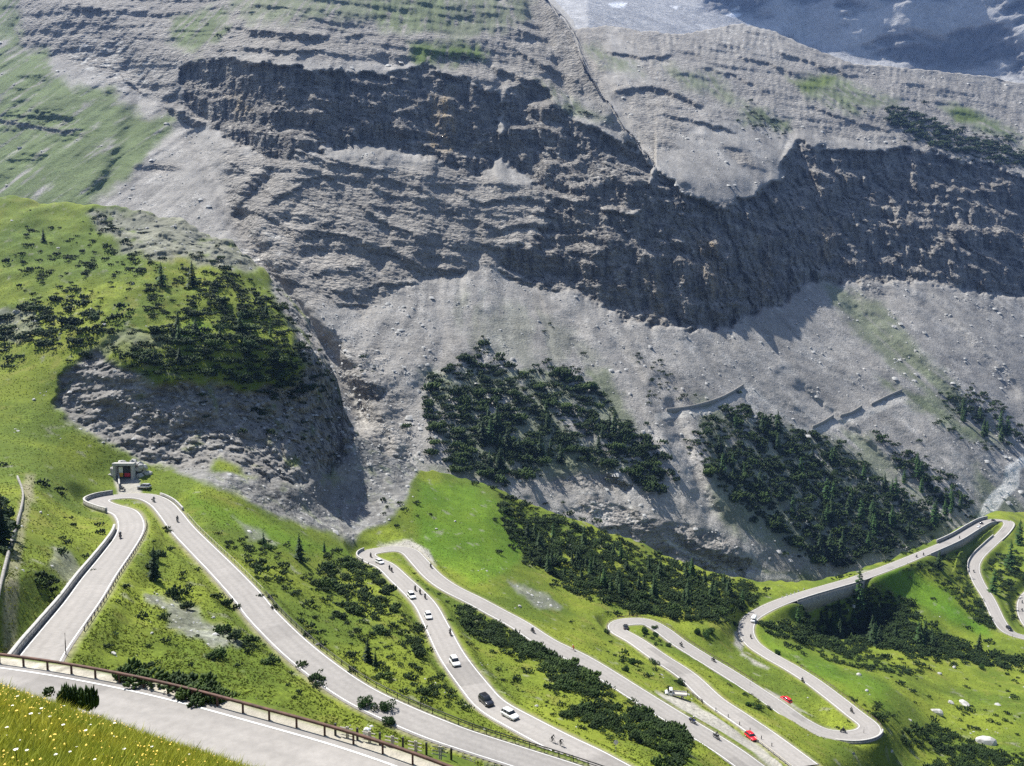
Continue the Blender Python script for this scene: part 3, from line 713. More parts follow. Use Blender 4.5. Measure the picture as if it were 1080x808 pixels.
    # pale limestone
    pl = sstep(.0, .35, fbm(X / 10, Y / 10, Z / 6, 4, .6))
    for pts, s in (([(70,45),(130,40),(170,80),(150,100),(100,85),(70,70)], .9), ([(0,112),(50,115),(85,138),(30,138),(0,135)], .9), ([(100,95),(125,90),(115,140),(95,150)], .8), ([(262,240),(300,250),(295,290),(255,285),(240,260)], .8), ([(340,352),(365,355),(385,410),(365,415)], .8),
                   ([(560,110),(650,170),(640,200),(560,160)], .35), ([(600,505),(650,520),(690,545),(640,560)], .7), ([(640,480),(660,500),(690,520),(665,510)], .8), ([(740,25),(800,30),(840,60),(760,60)], .5), ([(640,60),(760,70),(830,120),(720,180),(690,160)], .3)):
        q = (zone(U, V, pts, 6, N1, 10) * s * pl)[..., None]; C = C * (1 - q) + np.array((.47, .46, .43)) * q
    # alpine grass
    gn = fbm(XF / 13, Z / 60, Y / 60, 4, .55)
    g = np.zeros_like(U)
    for pts, s in (([(-80,60),(50,55),(75,90),(120,95),(150,125),(190,120),(165,160),(120,200),(80,225),(-80,230)], .85), ([(-80,-50),(20,-20),(25,60),(-80,80)], .8), ([(180,20),(230,5),(250,30),(205,55),(185,50)], .8), ([(225,-50),(560,-50),(560,20),(500,40),(430,25),(330,25),(250,25)], .55),
                   ([(430,46),(505,44),(515,64),(440,68)], 1.0),([(380,0),(470,-10),(480,30),(400,35)], .7), ([(565,85),(610,108),(650,130),(600,120)], .6), ([(620,50),(665,62),(680,80),(640,70)], .5), ([(690,65),(760,78),(780,110),(720,95)], .5), ([(780,105),(830,130),(835,142),(785,130)], .7), ([(832,85),(885,82),(945,110),(900,120),(850,100)], .65),
                   ([(990,110),(1040,118),(1080,150),(1010,130)], .8), ([(850,285),(930,320),(1000,400),(1060,470),(990,430),(900,350)], .5), ([(920,395),(980,420),(1060,470),(1010,460)], .6), ([(870,455),(920,460),(990,540),(920,500)], .45), ([(440,485),(470,500),(520,520),(470,515)], .5), ([(480,300),(560,320),(640,380),(560,390),(490,370)], .18),
                   ([(1030,490),(1080,540),(1080,560),(1030,545)], .5), ([(800,600),(850,600),(870,615),(810,615)], .7), ([(735,420),(900,470),(1000,560),(900,600),(760,560)], .45), ([(445,390),(640,390),(700,500),(640,500),(480,505)], .5)):
        q = zone(U, V, pts, 8, N1, 14) * s; g = np.maximum(g, q)
    g = np.clip(g * sstep(-.42, .02, gn + .25 * Nf + .25 * (g - .6)), 0, 1) * (1 - .75 * strokem) * (1 - .8 * cl)
    gc = np.array((.085, .132, .026)) * (1 + .3 * Nm)[..., None]
    C = C * (1 - g[..., None]) + gc * g[..., None]
    q = (.9 * zone(U, V, [(832,86),(850,84),(880,82),(870,90),(845,98)], 4, N1, 5))[..., None]; C = C * (1 - q) + np.array((.11, .15, .03)) * q
    q = (.9 * zone(U, V, [(1000,116),(1025,115),(1035,128),(1010,126)], 4, N1, 5))[..., None]; C = C * (1 - q) + np.array((.11, .15, .03)) * q
    # bare paths and gravel chutes
    for line, w in (([(1085,484),(1068,494),(1066,512),(1052,524),(1044,536),(1040,548)], 8), ([(690,440),(705,438),(745,434),(785,414)], 3.2), ([(855,456),(885,446),(915,436),(955,418)], 3.2), ([(785,405),(840,450),(856,456)], 2.4), ([(700,570),(730,585),(760,600),(800,608),(840,608)], 3), ([(352,370),(362,395),(372,420),(385,450)], 4)):
        pts = [(x, y - w) for x, y in line] + [(x + w * .7, y + w) for x, y in reversed(line)]
        if line[0][0] == 1085: pts = [(x - w, y - 2) for x, y in line] + [(x + w, y + 2) for x, y in reversed(line)]
        q = np.clip(zone(U, V, pts, 2, N1, 2), 0, .9)[..., None]; C = C * (1 - q) + np.array((.68, .655, .60)) * (1 if line[0][0] == 1085 else .62) * q
    C = np.clip(C, .01, .7)
    # back slope behind the crest
    nsk = 10; kk = np.arange(1, nsk + 1)[:, None, None]
    top = P[-1][None]; dirh = top[0, :, :2] / np.linalg.norm(top[0, :, :2], axis=-1)[:, None]
    sk = np.repeat(top, nsk, 0).copy(); sk[..., :2] += dirh[None] * kk * 9; sk[..., 2:] -= kk * 3 + .9 * kk ** 1.6
    PV = np.concatenate([P, sk], 0); CC = np.concatenate([C, np.repeat(C[-1:], nsk, 0)], 0); RK = np.concatenate([1 - g, np.ones((nsk, nc))], 0)
    FC = grid_faces(nr + nsk, nc); Yf = PV.reshape(-1, 3)[:, 1][FC]; r_ = FC[:, 0] // nc
    FC = FC[~((Yf.max(1) / Yf.min(1) > 1.07) & (r_ < nr - 1) & (U.ravel()[np.minimum(FC[:, 0], U.size - 1)] > 540) & (V.ravel()[np.minimum(FC[:, 0], U.size - 1)] < 176))]
    me = np_mesh('mountain', PV.reshape(-1, 3), FC, False)
    set_col(me, CC.reshape(-1, 3)); set_val(me, RK * (.35 + .65 * np.concatenate([rockm, np.ones((nsk, nc))], 0)), 'rock')
    o = link('mountain', me, M['mountain']); tag(o, kind='structure')
    # the scree of the spur runs on behind the shoulder of the massif
    us = np.linspace(548, 704, 130); vs = np.interp(us, MSKY[:, 0], MSKY[:, 1]); Us = np.repeat(us[None], 44, 0); Vs = vs[None] + np.linspace(38, -11, 44)[:, None]
    fu = np.clip((Us + 70) / 1220 * (nc - 1), 0, nc - 2); iu = fu.astype(int); fv = np.clip((655 - Vs) / 717 * (nd - 1), 0, nd - 2); iv = fv.astype(int); fu -= iu; fv -= iv
    Ls = (B[iv, iu] * (1 - fu) + B[iv, iu + 1] * fu) * (1 - fv) + (B[iv + 1, iu] * (1 - fu) + B[iv + 1, iu + 1] * fu) * fv
    Ps = at_y(Us, Vs, np.exp(Ls) * 1.012); n_ = fbm(Ps[..., 0] / 9, Ps[..., 1] / 9, Ps[..., 2] / 9, 4); Ps[..., 2] += n_ * 1.5
    me = np_mesh('scree_spur', Ps.reshape(-1, 3), grid_faces(44, 130)); set_col(me, (np.array((.30, .292, .278)) * (1 + .35 * n_)[..., None]).reshape(-1, 3)); set_val(me, np.full(Us.size, .35), 'rock')
    tag(link('scree_spur', me, M['mountain']), kind='structure')
    return o, PV, (U, V, rockm, g, P)
MOUNT, MOUNTP, MINFO = build_mountain()

def build_far():
    nc, nr = 420, 160
    u = np.linspace(480, 1230, nc); v = np.linspace(135, -70, nr)
    U, V = np.meshgrid(u, v)
    N1 = fbm(U / 40, V / 22, 1.5, 4)
    Yb = np.interp(u, [480, 620, 740, 850, 1000, 1230], [1500, 1500, 1900, 2200, 2300, 2200])
    A = np.full(U.shape, 33.0) + 0 * U
    steep = zone(U, V, [(735,-90),(745,10),(790,20),(830,40),(900,60),(1080,85),(1260,120),(1260,-90)], 14, N1, 10)
    A = A * (1 - steep) + 76 * steep
    A += steep * 12 * fbm(U / 30, V / 9, 2.0, 3)
    t = tan_e(V); g = 1 / np.maximum(np.tan(np.radians(np.clip(A, 31, 84))) - t, .13)
    C = np.zeros_like(A); C[1:] = np.cumsum(.5 * (g[1:] + g[:-1]) * np.diff(t, axis=0), 0)
    L = np.log(Yb)[None] + blur_cols(C, 8)
    P = at_y(U, V, np.exp(L)); X, Y, Z = P[..., 0], P[..., 1], P[..., 2]
    out = ray(U, V); out /= np.linalg.norm(out, axis=-1)[..., None]
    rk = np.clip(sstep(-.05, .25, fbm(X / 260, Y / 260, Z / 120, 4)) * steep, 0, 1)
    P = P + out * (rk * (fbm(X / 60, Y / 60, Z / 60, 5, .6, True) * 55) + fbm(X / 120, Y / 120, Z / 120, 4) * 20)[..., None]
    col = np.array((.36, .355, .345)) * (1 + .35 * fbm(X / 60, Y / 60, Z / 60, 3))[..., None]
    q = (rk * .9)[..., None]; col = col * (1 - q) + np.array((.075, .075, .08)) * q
    for pts in ([(641,4),(650,2),(662,3),(658,9),(646,8)], [(707,6),(716,7),(713,10)], [(765,16),(773,13),(782,15),(776,19)], [(772,11),(780,6),(779,10)], [(796,0),(801,1),(799,4)]):
        s = (zone(U, V, pts, 1.2, N1, 1.5))[..., None]; col = col * (1 - s) + np.array((.85, .86, .88)) * s
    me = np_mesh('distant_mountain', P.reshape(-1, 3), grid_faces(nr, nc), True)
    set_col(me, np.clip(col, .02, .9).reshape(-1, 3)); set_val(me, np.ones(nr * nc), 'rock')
    tag(link('distant_mountain', me, M['far']), kind='structure')
build_far()

# ------------------------------------------------------------------ near road ledge and the grassy bank under the camera
NZ = -27.0
FE = np.array([(-140,689),(-60,697),(0,704),(50,711),(100,720.5),(150,730.5),(200,743),(250,757),(270,763),(345,783),(417,807),(520,848),(640,905),(760,980)], float)
def build_near_road():
    e = at_z(FE[:, 0], FE[:, 1], NZ); s = np.r_[0, np.cumsum(np.linalg.norm(np.diff(e, axis=0), axis=1))]
    q = np.arange(0, s[-1], .5); R = np.stack([np.interp(q, s, e[:, i]) for i in range(3)], -1)
    for _ in range(60): R[1:-1] = .25 * R[:-2] + .5 * R[1:-1] + .25 * R[2:]
    return R                                                        # the outer white line, running to the right
NEDGE = build_near_road()
_lat = np.array([-22,-14,-9,-7.2,-6.4,-3,0,.9,1.6,2.4,3.2,4.2,5.5,7,9,12,16,20,25,30,36,44.])
_dz = np.array([1.5,.6,.05,-.05,-.06,-.06,-.06,-.06,-.10,-.35,-1.0,-1.6,-2.4,-3.6,-5.2,-7.8,-11.5,-15,-20,-25,-31,-39.])
def build_ledge():
    lat = np.interp(np.linspace(0, len(_lat) - 1, 85), np.arange(len(_lat)), _lat); dz = np.interp(lat, _lat, _dz)
    V, F = strip(NEDGE, lat, dz); X, Y, Z = V.T
    L = np.tile(lat, len(NEDGE))
    n = fbm(X / 5, Y / 5, Z / 5, 4); V[:, 2] += n * .45 * np.clip(np.abs(L - .0) - 3.4 - 4 * (L < 0), 0, 2)
    a = sstep(-.3, .3, fbm(X / 9, Y / 9, 3, 4))[:, None]
    C = np.array((.062, .100, .014)) * (1 - a) + np.array((.125, .150, .022)) * a
    gr = (1 - sstep(1.2, 2.2, L + n * .6))[:, None]; C = C * (1 - gr) + np.array((.34, .315, .26)) * gr
    me = np_mesh('road_ledge', V, F, True); set_col(me, C); set_val(me, 0 * L, 'rock')
    o = link('road_ledge', me, M['meadow']); tag(o, kind='structure')
    return V, F
LEDGEV, LEDGEF = build_ledge()
def bank_z(x, y): return -2.02 - .2 * y - .012 * y * y - .35 * (x + .7 * y)
def build_bank():
    y = np.r_[np.linspace(-30, 2, 30), np.linspace(2.2, 16, 110), np.linspace(16.4, 40, 50)]
    x = np.linspace(-46, 26, 240)
    X, Y = np.meshgrid(x, y); Z = bank_z(X, np.maximum(Y, -8)) + .10 * fbm(X / 1.2, Y / 1.2, 0, 4)
    C = np.array((.085, .105, .016)) * (1 + .35 * fbm(X, Y, 1, 4))[..., None]
    me = np_mesh('grassy_bank', np.stack([X, Y, Z], -1).reshape(-1, 3), grid_faces(len(y), len(x)), True)
    set_col(me, C.reshape(-1, 3)); set_val(me, 0 * X, 'rock')
    tag(link('grassy_bank', me, M['meadow']), kind='structure')
build_bank()

# survey on the finished ground: the point that a sight line from the viewpoint meets
def bvh(P2, F): return BVHTree.FromPolygons([tuple(p) for p in P2.tolist()], F.tolist())
BV_NEAR = bvh(NEARP.reshape(-1, 3), grid_faces(*NEARP.shape[:2]))
BV_MNT = bvh(MOUNTP.reshape(-1, 3), grid_faces(*MOUNTP.shape[:2]))
BV_LEDGE = bvh(LEDGEV, LEDGEF)
def hit(u, v, which=None):
    d = Vector(ray(u, v)).normalized()
    best = None
    for k, b in (('near', BV_NEAR), ('mountain', BV_MNT), ('ledge', BV_LEDGE)):
        if which and k not in which: continue
        r = b.ray_cast(Vector((0, 0, 0)), d)
        if r[0] is not None and (best is None or r[3] < best[1]): best = (r[0], r[3], r[1], k)
    return best
def ground(x, y, which='near'):
    b = {'near': BV_NEAR, 'mountain': BV_MNT, 'ledge': BV_LEDGE}[which]
    r = b.ray_cast(Vector((x, y, 1500)), Vector((0, 0, -1)))
    return r[0].z if r[0] is not None else None
# ------------------------------------------------------------------ road surfaces with their painted edge lines
def asphalt(n, lats, h, seed):
    """worn asphalt: wheel tracks, patched stretches, oil-darkened lane middles, all along the road"""
    s = np.arange(n)[:, None] * 1.0; l = lats[None] + 0 * s
    v = 1 + .10 * fbm(s / 9, l / 1.6, seed, 3) + .07 * fbm(s / 45, l / 4, seed + 5, 3)
    for c in (-h * .74, -h * .28, h * .28, h * .74): v = v * (1 - .09 * np.exp(-((l - c) / .32) ** 2))
    r = np.random.default_rng(int(seed * 7) + 3)
    for _ in range(max(2, n // 26)):
        a = r.integers(0, n); b = a + r.integers(3, 16); side = r.choice([-1, 0, 1])
        m = (s >= a) & (s <= b) & ((side == 0) | (l * side > 0)); v = np.where(m, v * r.uniform(.80, 1.08), v)
    edge = sstep(h - .9, h + .3, np.abs(l)) * .18 * (1 + fbm(s / 5, l, seed + 9, 2)); v = v * (1 - edge)
    return (np.array((.262, .247, .23))[None, None] * v[..., None]).reshape(-1, 3)
for k_, (nm, (R, w)) in enumerate(ROADS.items()):
    h = w / 2; lats = np.r_[h + .35, np.linspace(h, -h, 19), -h - .35]; dz = np.r_[-.12, .07 - .07 * (np.linspace(1, -1, 19)) ** 2, -.12]
    V, F = strip(R, lats, dz)
    o = link('mountain_road', np_mesh('mountain_road', V, F[:, ::-1], True), M['road']); tag(o, kind='structure'); set_col(o.data, asphalt(len(R), lats, h, k_ * 3.7 + 1))
    for sgn in (1, -1):
        V, F = strip(R, np.array([sgn * (h - .02), sgn * (h - .20)]), np.array([.014, .026]))
        l = link('edge_line', np_mesh('edge_line', V, F if sgn < 0 else F[:, ::-1], True), M['line'], o)
lats = np.r_[.55, np.linspace(0, -6.4, 21), -6.8]
V, F = strip(NEDGE, lats, np.r_[-.05, .05 - .05 * np.linspace(1, -1, 21) ** 2, -.1])
o = link('mountain_road', np_mesh('mountain_road', V, F[:, ::-1], True), M['road']); tag(o, kind='structure')
set_col(o.data, asphalt(len(NEDGE), lats + 3.2, 3.2, 21.0))
V, F = strip(NEDGE, np.array([.06, -.10]), np.array([.014, .02]))
link('edge_line', np_mesh('edge_line', V, F, True), M['line'], o)
# ------------------------------------------------------------------ plants
def spindles(base, dirs, length, rad, rng, k=4):
    """pointed needle-brushes: base points, unit directions, lengths, radii -> verts, quads"""
    n = len(base)
    a = np.cross(dirs, rng.normal(size=(n, 3))); a /= np.linalg.norm(a, axis=1)[:, None] + 1e-9
    b = np.cross(dirs, a)
    V = np.zeros((n, 2 * k + 2, 3)); V[:, 0] = base; V[:, -1] = base + dirs * length[:, None]
    for j in range(k):
        an = 2 * math.pi * j / k
        o = (a * math.cos(an) + b * math.sin(an))
        V[:, 1 + j] = base + dirs * (length * .35)[:, None] + o * rad[:, None]
        V[:, 1 + k + j] = base + dirs * (length * .72)[:, None] + o * (rad * .8)[:, None]
    F = []
    for j in range(k):
        j2 = (j + 1) % k
        F += [(0, 1 + j2, 1 + j, 1 + j), (1 + j, 1 + j2, 1 + k + j2, 1 + k + j), (1 + k + j, 1 + k + j2, 2 * k + 1, 2 * k + 1)]
    T = []
    for f in F:
        g = [];
        for q in f:
            if q not in g: g.append(q)
        T.append((g[0], g[1], g[2]))
        if len(g) == 4: T.append((g[0], g[2], g[3]))
    T = np.array(T)
    return V.reshape(-1, 3), (T[None] + (np.arange(n) * (2 * k + 2))[:, None, None]).reshape(-1, 3)

def pine_shrub(seed, n=110, k=4):
    """unit dwarf pine: radius about 1, height about 1.2, upturned brushes on a lumpy mound"""
    r = np.random.default_rng(seed)
    nl = r.integers(3, 6); lob = np.c_[r.normal(0, .42, nl), r.normal(0, .42, nl), r.uniform(.0, .25, nl)]; lr = r.uniform(.45, .75, nl)
    c = r.integers(0, nl, n)
    th = r.uniform(0, 2 * math.pi, n); ph = np.arccos(r.uniform(.02, 1, n))
    d = np.c_[np.sin(ph) * np.cos(th), np.sin(ph) * np.sin(th), np.cos(ph)]
    base = lob[c] + d * (lr[c] * r.uniform(.45, .95, n))[:, None] * np.array((1, 1, .85))
    up = d * .55 + np.array((0, 0, .9)) + r.normal(0, .18, (n, 3)); up /= np.linalg.norm(up, axis=1)[:, None]
    return spindles(base, up, r.uniform(.3, .55, n), r.uniform(.08, .14, n), r, k)

def conifer(seed, larch=False, levels=24, k=7):
    """unit conifer of height 1: whorls of drooping, ragged sprays"""
    r = np.random.default_rng(seed); Vs, Fs, o = [], [], 0
    for i in range(levels):
        t = i / (levels - 1); z = .08 + .9 * t
        R = (.20 if not larch else .17) * (1 - t) ** .8 * r.uniform(.75, 1.15) + .012
        nb = max(3, int(k * (1 - .5 * t)))
        for j in range(nb):
            if r.uniform() < (.10 if not larch else .2): continue
            a = 2 * math.pi * (j + r.uniform(-.35, .35)) / nb + i * 1.3
            L = R * r.uniform(.7, 1.2); dr = r.uniform(.15, .5) * (1 if not larch else .3)
            ca, sa = math.cos(a), math.sin(a)
            for q in range(3):
                f0, f1 = q / 3 * .85, (q + 1.25) / 3; wd = L * .34 * (1 - .45 * q / 2) * r.uniform(.8, 1.2)
                p0 = np.array((ca * L * f0, sa * L * f0, z - dr * L * f0 ** 1.3)); p1 = np.array((ca * L * f1, sa * L * f1, z - dr * L * f1 ** 1.3 - .01))
                m = (p0 + p1) / 2; s = np.array((-sa, ca, 0)) * wd; dz = np.array((0, 0, -.018 * (1 + r.uniform())))
                Vs += [p0, m + s + dz, p1, m - s + dz, m + np.array((0, 0, .012))]
                Fs += [(o, o + 1, o + 4), (o + 1, o + 2, o + 4), (o + 2, o + 3, o + 4), (o + 3, o, o + 4)]; o += 5
    return np.array(Vs), np.array(Fs)

SHRUB_ME, SHRUB_LO = [], []
for i in range(8):
    V, F = pine_shrub(40 + i, 120, 4); SHRUB_ME.append(np_mesh('dwarf_pine', V, F)); SHRUB_ME[-1].materials.append(M['pine'])
for i in range(4):
    V, F = pine_shrub(60 + i, 130, 4); SHRUB_ME.append(np_mesh('dwarf_pine', V, F)); SHRUB_ME[-1].materials.append(M['pine_light'])
for i in range(8): SHRUB_LO.append(pine_shrub(90 + i, 46, 3))

# zones of dwarf pine: outline on the survey, how many, radius in metres, where it grows
ZONES = [
 ([(0,333),(30,312),(100,318),(128,348),(90,368),(40,378),(0,385)], 70, (1.4,2.6), 'on the grassy shoulder of the knoll'),
 ([(120,378),(150,362),(190,340),(210,300),(245,288),(285,315),(325,375),(335,412),(290,425),(250,405),(205,392),(160,398)], 200, (1.2,2.6), 'in the knoll thicket'),
 ([(0,268),(120,268),(230,272),(300,315),(342,385),(305,425),(200,400),(120,380),(0,395)], 110, (.9,2.3), 'mixed with grass over the knoll'),
 ([(190,330),(215,300),(200,260),(240,275),(300,320),(350,400),(352,440),(320,380)], 60, (1.2,2.2), 'along the rocky rim of the knoll'),
 ([(20,235),(100,225),(130,250),(200,280),(230,300),(190,340),(120,310),(60,310),(10,290)], 75, (.9,1.9), 'scattered high on the knoll meadow'),
 ([(90,230),(115,228),(125,248),(100,250)], 14, (1.2,2.0), 'at the top of the knoll'),
 ([(225,565),(300,575),(330,600),(340,650),(300,650),(260,610)], 34, (.8,1.7), 'above the long straight road'),
 ([(230,560),(330,575),(400,610),(470,720),(520,760),(440,745),(360,700),(300,650),(255,600)], 105, (.6,1.3), 'in loose rows above the long straight road'),
 ([(110,600),(160,560),(220,610),(330,710),(300,760),(200,735),(90,690)], 42, (.5,1.2), 'between the roads below the tunnel'),
 ([(420,595),(470,630),(560,690),(640,745),(660,780),(560,740),(480,680)], 55, (.5,1.1), 'in the strip between two hairpin roads'),
 ([(30,520),(100,530),(90,590),(40,660),(20,600)], 14, (.6,1.2), 'by the cart track'),
 ([(842,628),(905,615),(965,635),(975,672),(900,680),(845,668)], 190, (1.2,2.4), 'in the hollow below the roadside wall'),
 ([(560,545),(640,570),(560,600),(535,570)], 56, (1.2,2.2), 'in the wood below the stream gully'),
 ([(870,612),(905,603),(950,587),(1000,567),(1030,552),(1020,560),(960,590),(900,612)], 60, (.8,1.6), 'along the upper verge of the viaduct road'),
 ([(328,592),(352,580),(380,588),(402,600),(412,625),(400,650),(360,645),(335,625)], 75, (1.1,2.0), 'in the dense clump below the parked cars'),
 ([(345,650),(400,655),(440,665),(455,690),(420,690),(370,675)], 12, (.8,1.5), 'in the meadow above the long straight road'),
 ([(415,655),(440,650),(462,690),(455,698),(425,690)], 32, (1.0,1.6), 'against the road with the white cars'),
 ([(455,715),(485,722),(500,745),(480,755),(460,738)], 14, (.8,1.4), 'beside the black car'),
 ([(482,640),(520,650),(550,668),(600,700),(640,715),(625,722),(570,695),(520,680),(490,665)], 120, (.9,1.6), 'in the strip between two hairpin roads'),
 ([(535,665),(600,700),(650,725),(640,745),(590,725),(545,690)], 85, (.9,1.6), 'in the strip between two hairpin roads'),
 ([(590,755),(610,745),(680,740),(722,760),(728,790),(712,806),(680,785),(640,770)], 130, (.8,1.4), 'above the two cyclists'),
 ([(368,735),(400,733),(412,752),(385,757)], 10, (.9,1.4), 'at the edge of the long straight road'),
 ([(400,758),(425,762),(420,772),(400,768)], 7, (.5,.8), 'at the edge of the long straight road'),
 ([(432,768),(470,772),(520,790),(560,808),(530,808),(470,790),(440,778)], 42, (.5,.9), 'in the low row behind the pale fence'),
 ([(525,520),(560,535),(600,550),(650,568),(700,590),(740,603),(785,614),(795,640),(740,655),(690,650),(650,640),(600,625),(560,590),(530,560)], 560, (1.2,2.4), 'in the wood below the stream gully'),
 ([(725,620),(790,615),(815,625),(790,645),(760,660),(730,655)], 60, (1.0,2.0), 'in the wood below the stream gully'),
 ([(800,655),(842,660),(885,664),(912,634),(935,640),(960,660),(1000,672),(1040,690),(1080,695),(1080,705),(1040,703),(1000,695),(940,685),(900,690),(850,680),(810,668)], 360, (1.2,2.4), 'in the hollow below the roadside wall'),
 ([(850,680),(930,690),(985,705),(960,715),(900,705),(860,695)], 70, (1.0,1.8), 'on the lower lip of the wooded hollow'),
 ([(885,738),(910,735),(948,755),(935,768),(900,755)], 36, (.9,1.5), 'on the meadow beyond the lowest hairpin'),
 ([(945,765),(985,765),(1040,790),(1080,800),(1080,820),(960,820),(1000,800),(950,785)], 130, (1.0,1.8), 'on the slope with the big white boulder'),
 ([(960,715),(1080,715),(1080,780),(1000,770),(955,735)], 38, (.7,1.5), 'dotted over the far meadow'),
 ([(668,665),(685,668),(700,680),(690,685)], 9, (.6,1.0), 'on the green island of the hairpin with the black car'),
 ([(745,712),(800,735),(860,755),(890,768),(880,772),(840,762),(790,738),(745,720)], 26, (.6,1.1), 'on the long green island beside the red car'),
 ([(600,655),(650,680),(690,700),(725,725),(690,722),(640,690),(600,668)], 26, (.7,1.3), 'on the verge above the flatbed truck'),
 ([(835,695),(850,705),(880,720),(870,722)], 7, (.6,1.0), 'on the verge of the lower road'),
 ([(1040,590),(1080,580),(1080,645),(1068,640),(1055,625)], 75, (1.3,2.3), 'beyond the last bends'),
 ([(960,600),(1000,580),(1020,590),(1020,615),(1040,640),(1055,665),(1040,665),(1000,625),(975,605)], 80, (1.2,2.2), 'between the wall and the green mound'),
 ([(1060,640),(1075,640),(1085,665),(1070,662)], 12, (1.0,1.8), 'beyond the last bends'),
 ([(800,640),(830,630),(800,628),(780,640)], 8, (1.0,1.8), 'beside the bend with the white van'),
 ([(165,560),(195,585),(215,625),(190,650),(175,620),(160,600)], 6, (.8,1.3), 'between the roads below the tunnel'),
 ([(120,700),(160,700),(165,722),(140,722)], 9, (.6,1.0), 'behind the rusty guard rail'),
 ([(170,715),(205,728),(240,742),(220,742)], 12, (.5,.8), 'behind the rusty guard rail'),
 ([(225,660),(300,680),(345,715),(330,720),(280,690),(230,675)], 13, (.7,1.2), 'on the lower edge of the long straight road'),
 ([(300,330),(345,380),(352,440),(330,490),(290,470),(250,440),(300,420),(325,400)], 40, (1.1,2.2), 'clinging to the rock face of the knoll'),
 ([(165,400),(240,400),(300,430),(260,470),(190,440)], 14, (.9,1.7), 'clinging to the rock face of the knoll'),
 # across the gully
 ([(450,402),(480,382),(505,362),(530,372),(545,395),(575,380),(605,385),(640,425),(660,445),(688,470),(702,505),(690,520),(650,500),(625,480),(600,478),(575,490),(560,505),(520,508),(480,500),(455,470),(445,440)], 360, (1.5,3.0), 'on the mountain foot above the meadow'),
 ([(660,440),(690,475),(705,520),(680,520),(650,480)], 60, (1.5,2.6), 'on the mountain foot above the meadow'),
 ([(745,440),(765,428),(790,425),(835,448),(880,470),(925,500),(965,525),(1000,548),(985,560),(930,585),(880,600),(840,580),(790,545),(745,500),(735,470)], 560, (1.5,3.0), 'on the wooded slope under the old walled track'),
 ([(720,460),(740,470),(750,505),(735,500)], 14, (1.2,2.2), 'on the scree under the old walled track'),
 ([(920,455),(945,465),(985,495),(1025,530),(1025,545),(985,530),(945,490)], 75, (1.5,2.8), 'on the slope above the bridge-like road'),
 ([(985,415),(1020,405),(1075,440),(1080,470),(1050,455),(1005,435)], 60, (1.6,3.0), 'beside the pale scree chute'),
 ([(975,420),(1020,455),(1070,475),(1040,478),(990,450)], 30, (1.4,2.4), 'beside the pale scree chute'),
 ([(668,372),(695,380),(725,412),(715,425),(690,405),(672,385)], 26, (1.4,2.4), 'on the scree above the old walled track'),
 ([(680,405),(695,405),(700,430),(685,430)], 9, (1.4,2.2), 'on the scree above the old walled track'),
 ([(370,372),(392,368),(398,395),(375,398)], 9, (1.4,2.2), 'on the rock by the stream gully'),
 ([(495,355),(512,352),(520,375),(500,375)], 5, (1.5,2.4), 'alone on the grey scree'), ([(568,340),(584,338),(584,356),(572,356)], 4, (1.5,2.4), 'alone on the grey scree'), ([(612,370),(622,370),(622,380),(614,380)], 2, (1.5,2.2), 'alone on the grey scree'),
 ([(448,56),(485,56),(515,58),(505,66),(470,66)], 16, (2.2,3.6), 'on the grass ledge over the upper cliff'),
 ([(598,113),(640,126),(620,124),(600,118)], 10, (2.0,3.2), 'on the ledge of the rock buttress'),
 ([(778,108),(800,118),(838,138),(825,144),(795,138)], 34, (2.4,4.0), 'high on the spur above the cliffs'),
 ([(930,112),(960,116),(1010,140),(1060,155),(1085,165),(1085,178),(1050,172),(990,158),(945,138)], 190, (2.4,4.2), 'in the dark mat high on the spur'),
 ([(850,100),(900,108),(930,120),(900,122),(860,112)], 14, (1.8,3.0), 'high on the spur above the cliffs'),
 ([(1010,135),(1080,140),(1085,150),(1030,148)], 26, (2.2,3.6), 'in the dark mat high on the spur'),
 ([(210,20),(245,30),(235,42),(215,35)], 5, (2.0,3.2), 'high above the upper cliff'),
 ([(400,525),(440,515),(470,540),(450,560),(410,555)], 12, (.7,1.5), 'at the edge of the scree below the knoll'),
]
EXPL = [(163,588,2.2),(160,600,1.8),(187,627,2.0),(195,640,1.7),(208,600,1.0),(228,630,1.6),(238,637,1.7),(247,640,1.3),(150,650,1.2),(172,652,.8),(232,665,1.5),(245,672,1.6),(262,688,1.3),(283,697,1.5),(288,692,1.2),(318,702,1.3),(334,716,1.5),(338,722,1.2),
 (340,706,.8),(172,675,1.0),(155,680,.7),(104,553,1.3),(107,561,1.4),(70,572,1.2),(66,567,.9),(42,612,1.6),(48,618,1.6),(55,622,1.2),(40,508,1.8),(50,512,1.8),(60,516,1.7),(66,520,1.3),(2,560,2.4),(6,545,2.2),(0,530,2.2),(4,580,1.8),(3,490,1.5),
 (176,557,1.2),(180,559,1.2),(258,577,1.4),(262,580,1.3),(230,561,.9),(395,705,.8),(430,712,1.0),(434,700,.9),(368,657,1.4),(300,620,1.3),(262,593,1.5),(268,596,1.5),(300,605,1.4),(320,610,1.5),(332,640,1.2),(290,640,1.0),(275,628,1.0),(292,628,.9),
 (560,708,1.2),(450,620,.7),(75,545,.7),(115,570,.8),(100,600,.7)]
def in_poly(pts, n, rng):
    p = np.array(pts, float); out = []
    while len(out) < n:
        u = rng.uniform(p[:, 0].min(), p[:, 0].max(), n * 3); v = rng.uniform(p[:, 1].min(), p[:, 1].max(), n * 3)
        k = sdist(u, v, p) > 0
        out += list(zip(u[k], v[k]))
    return out[:n]

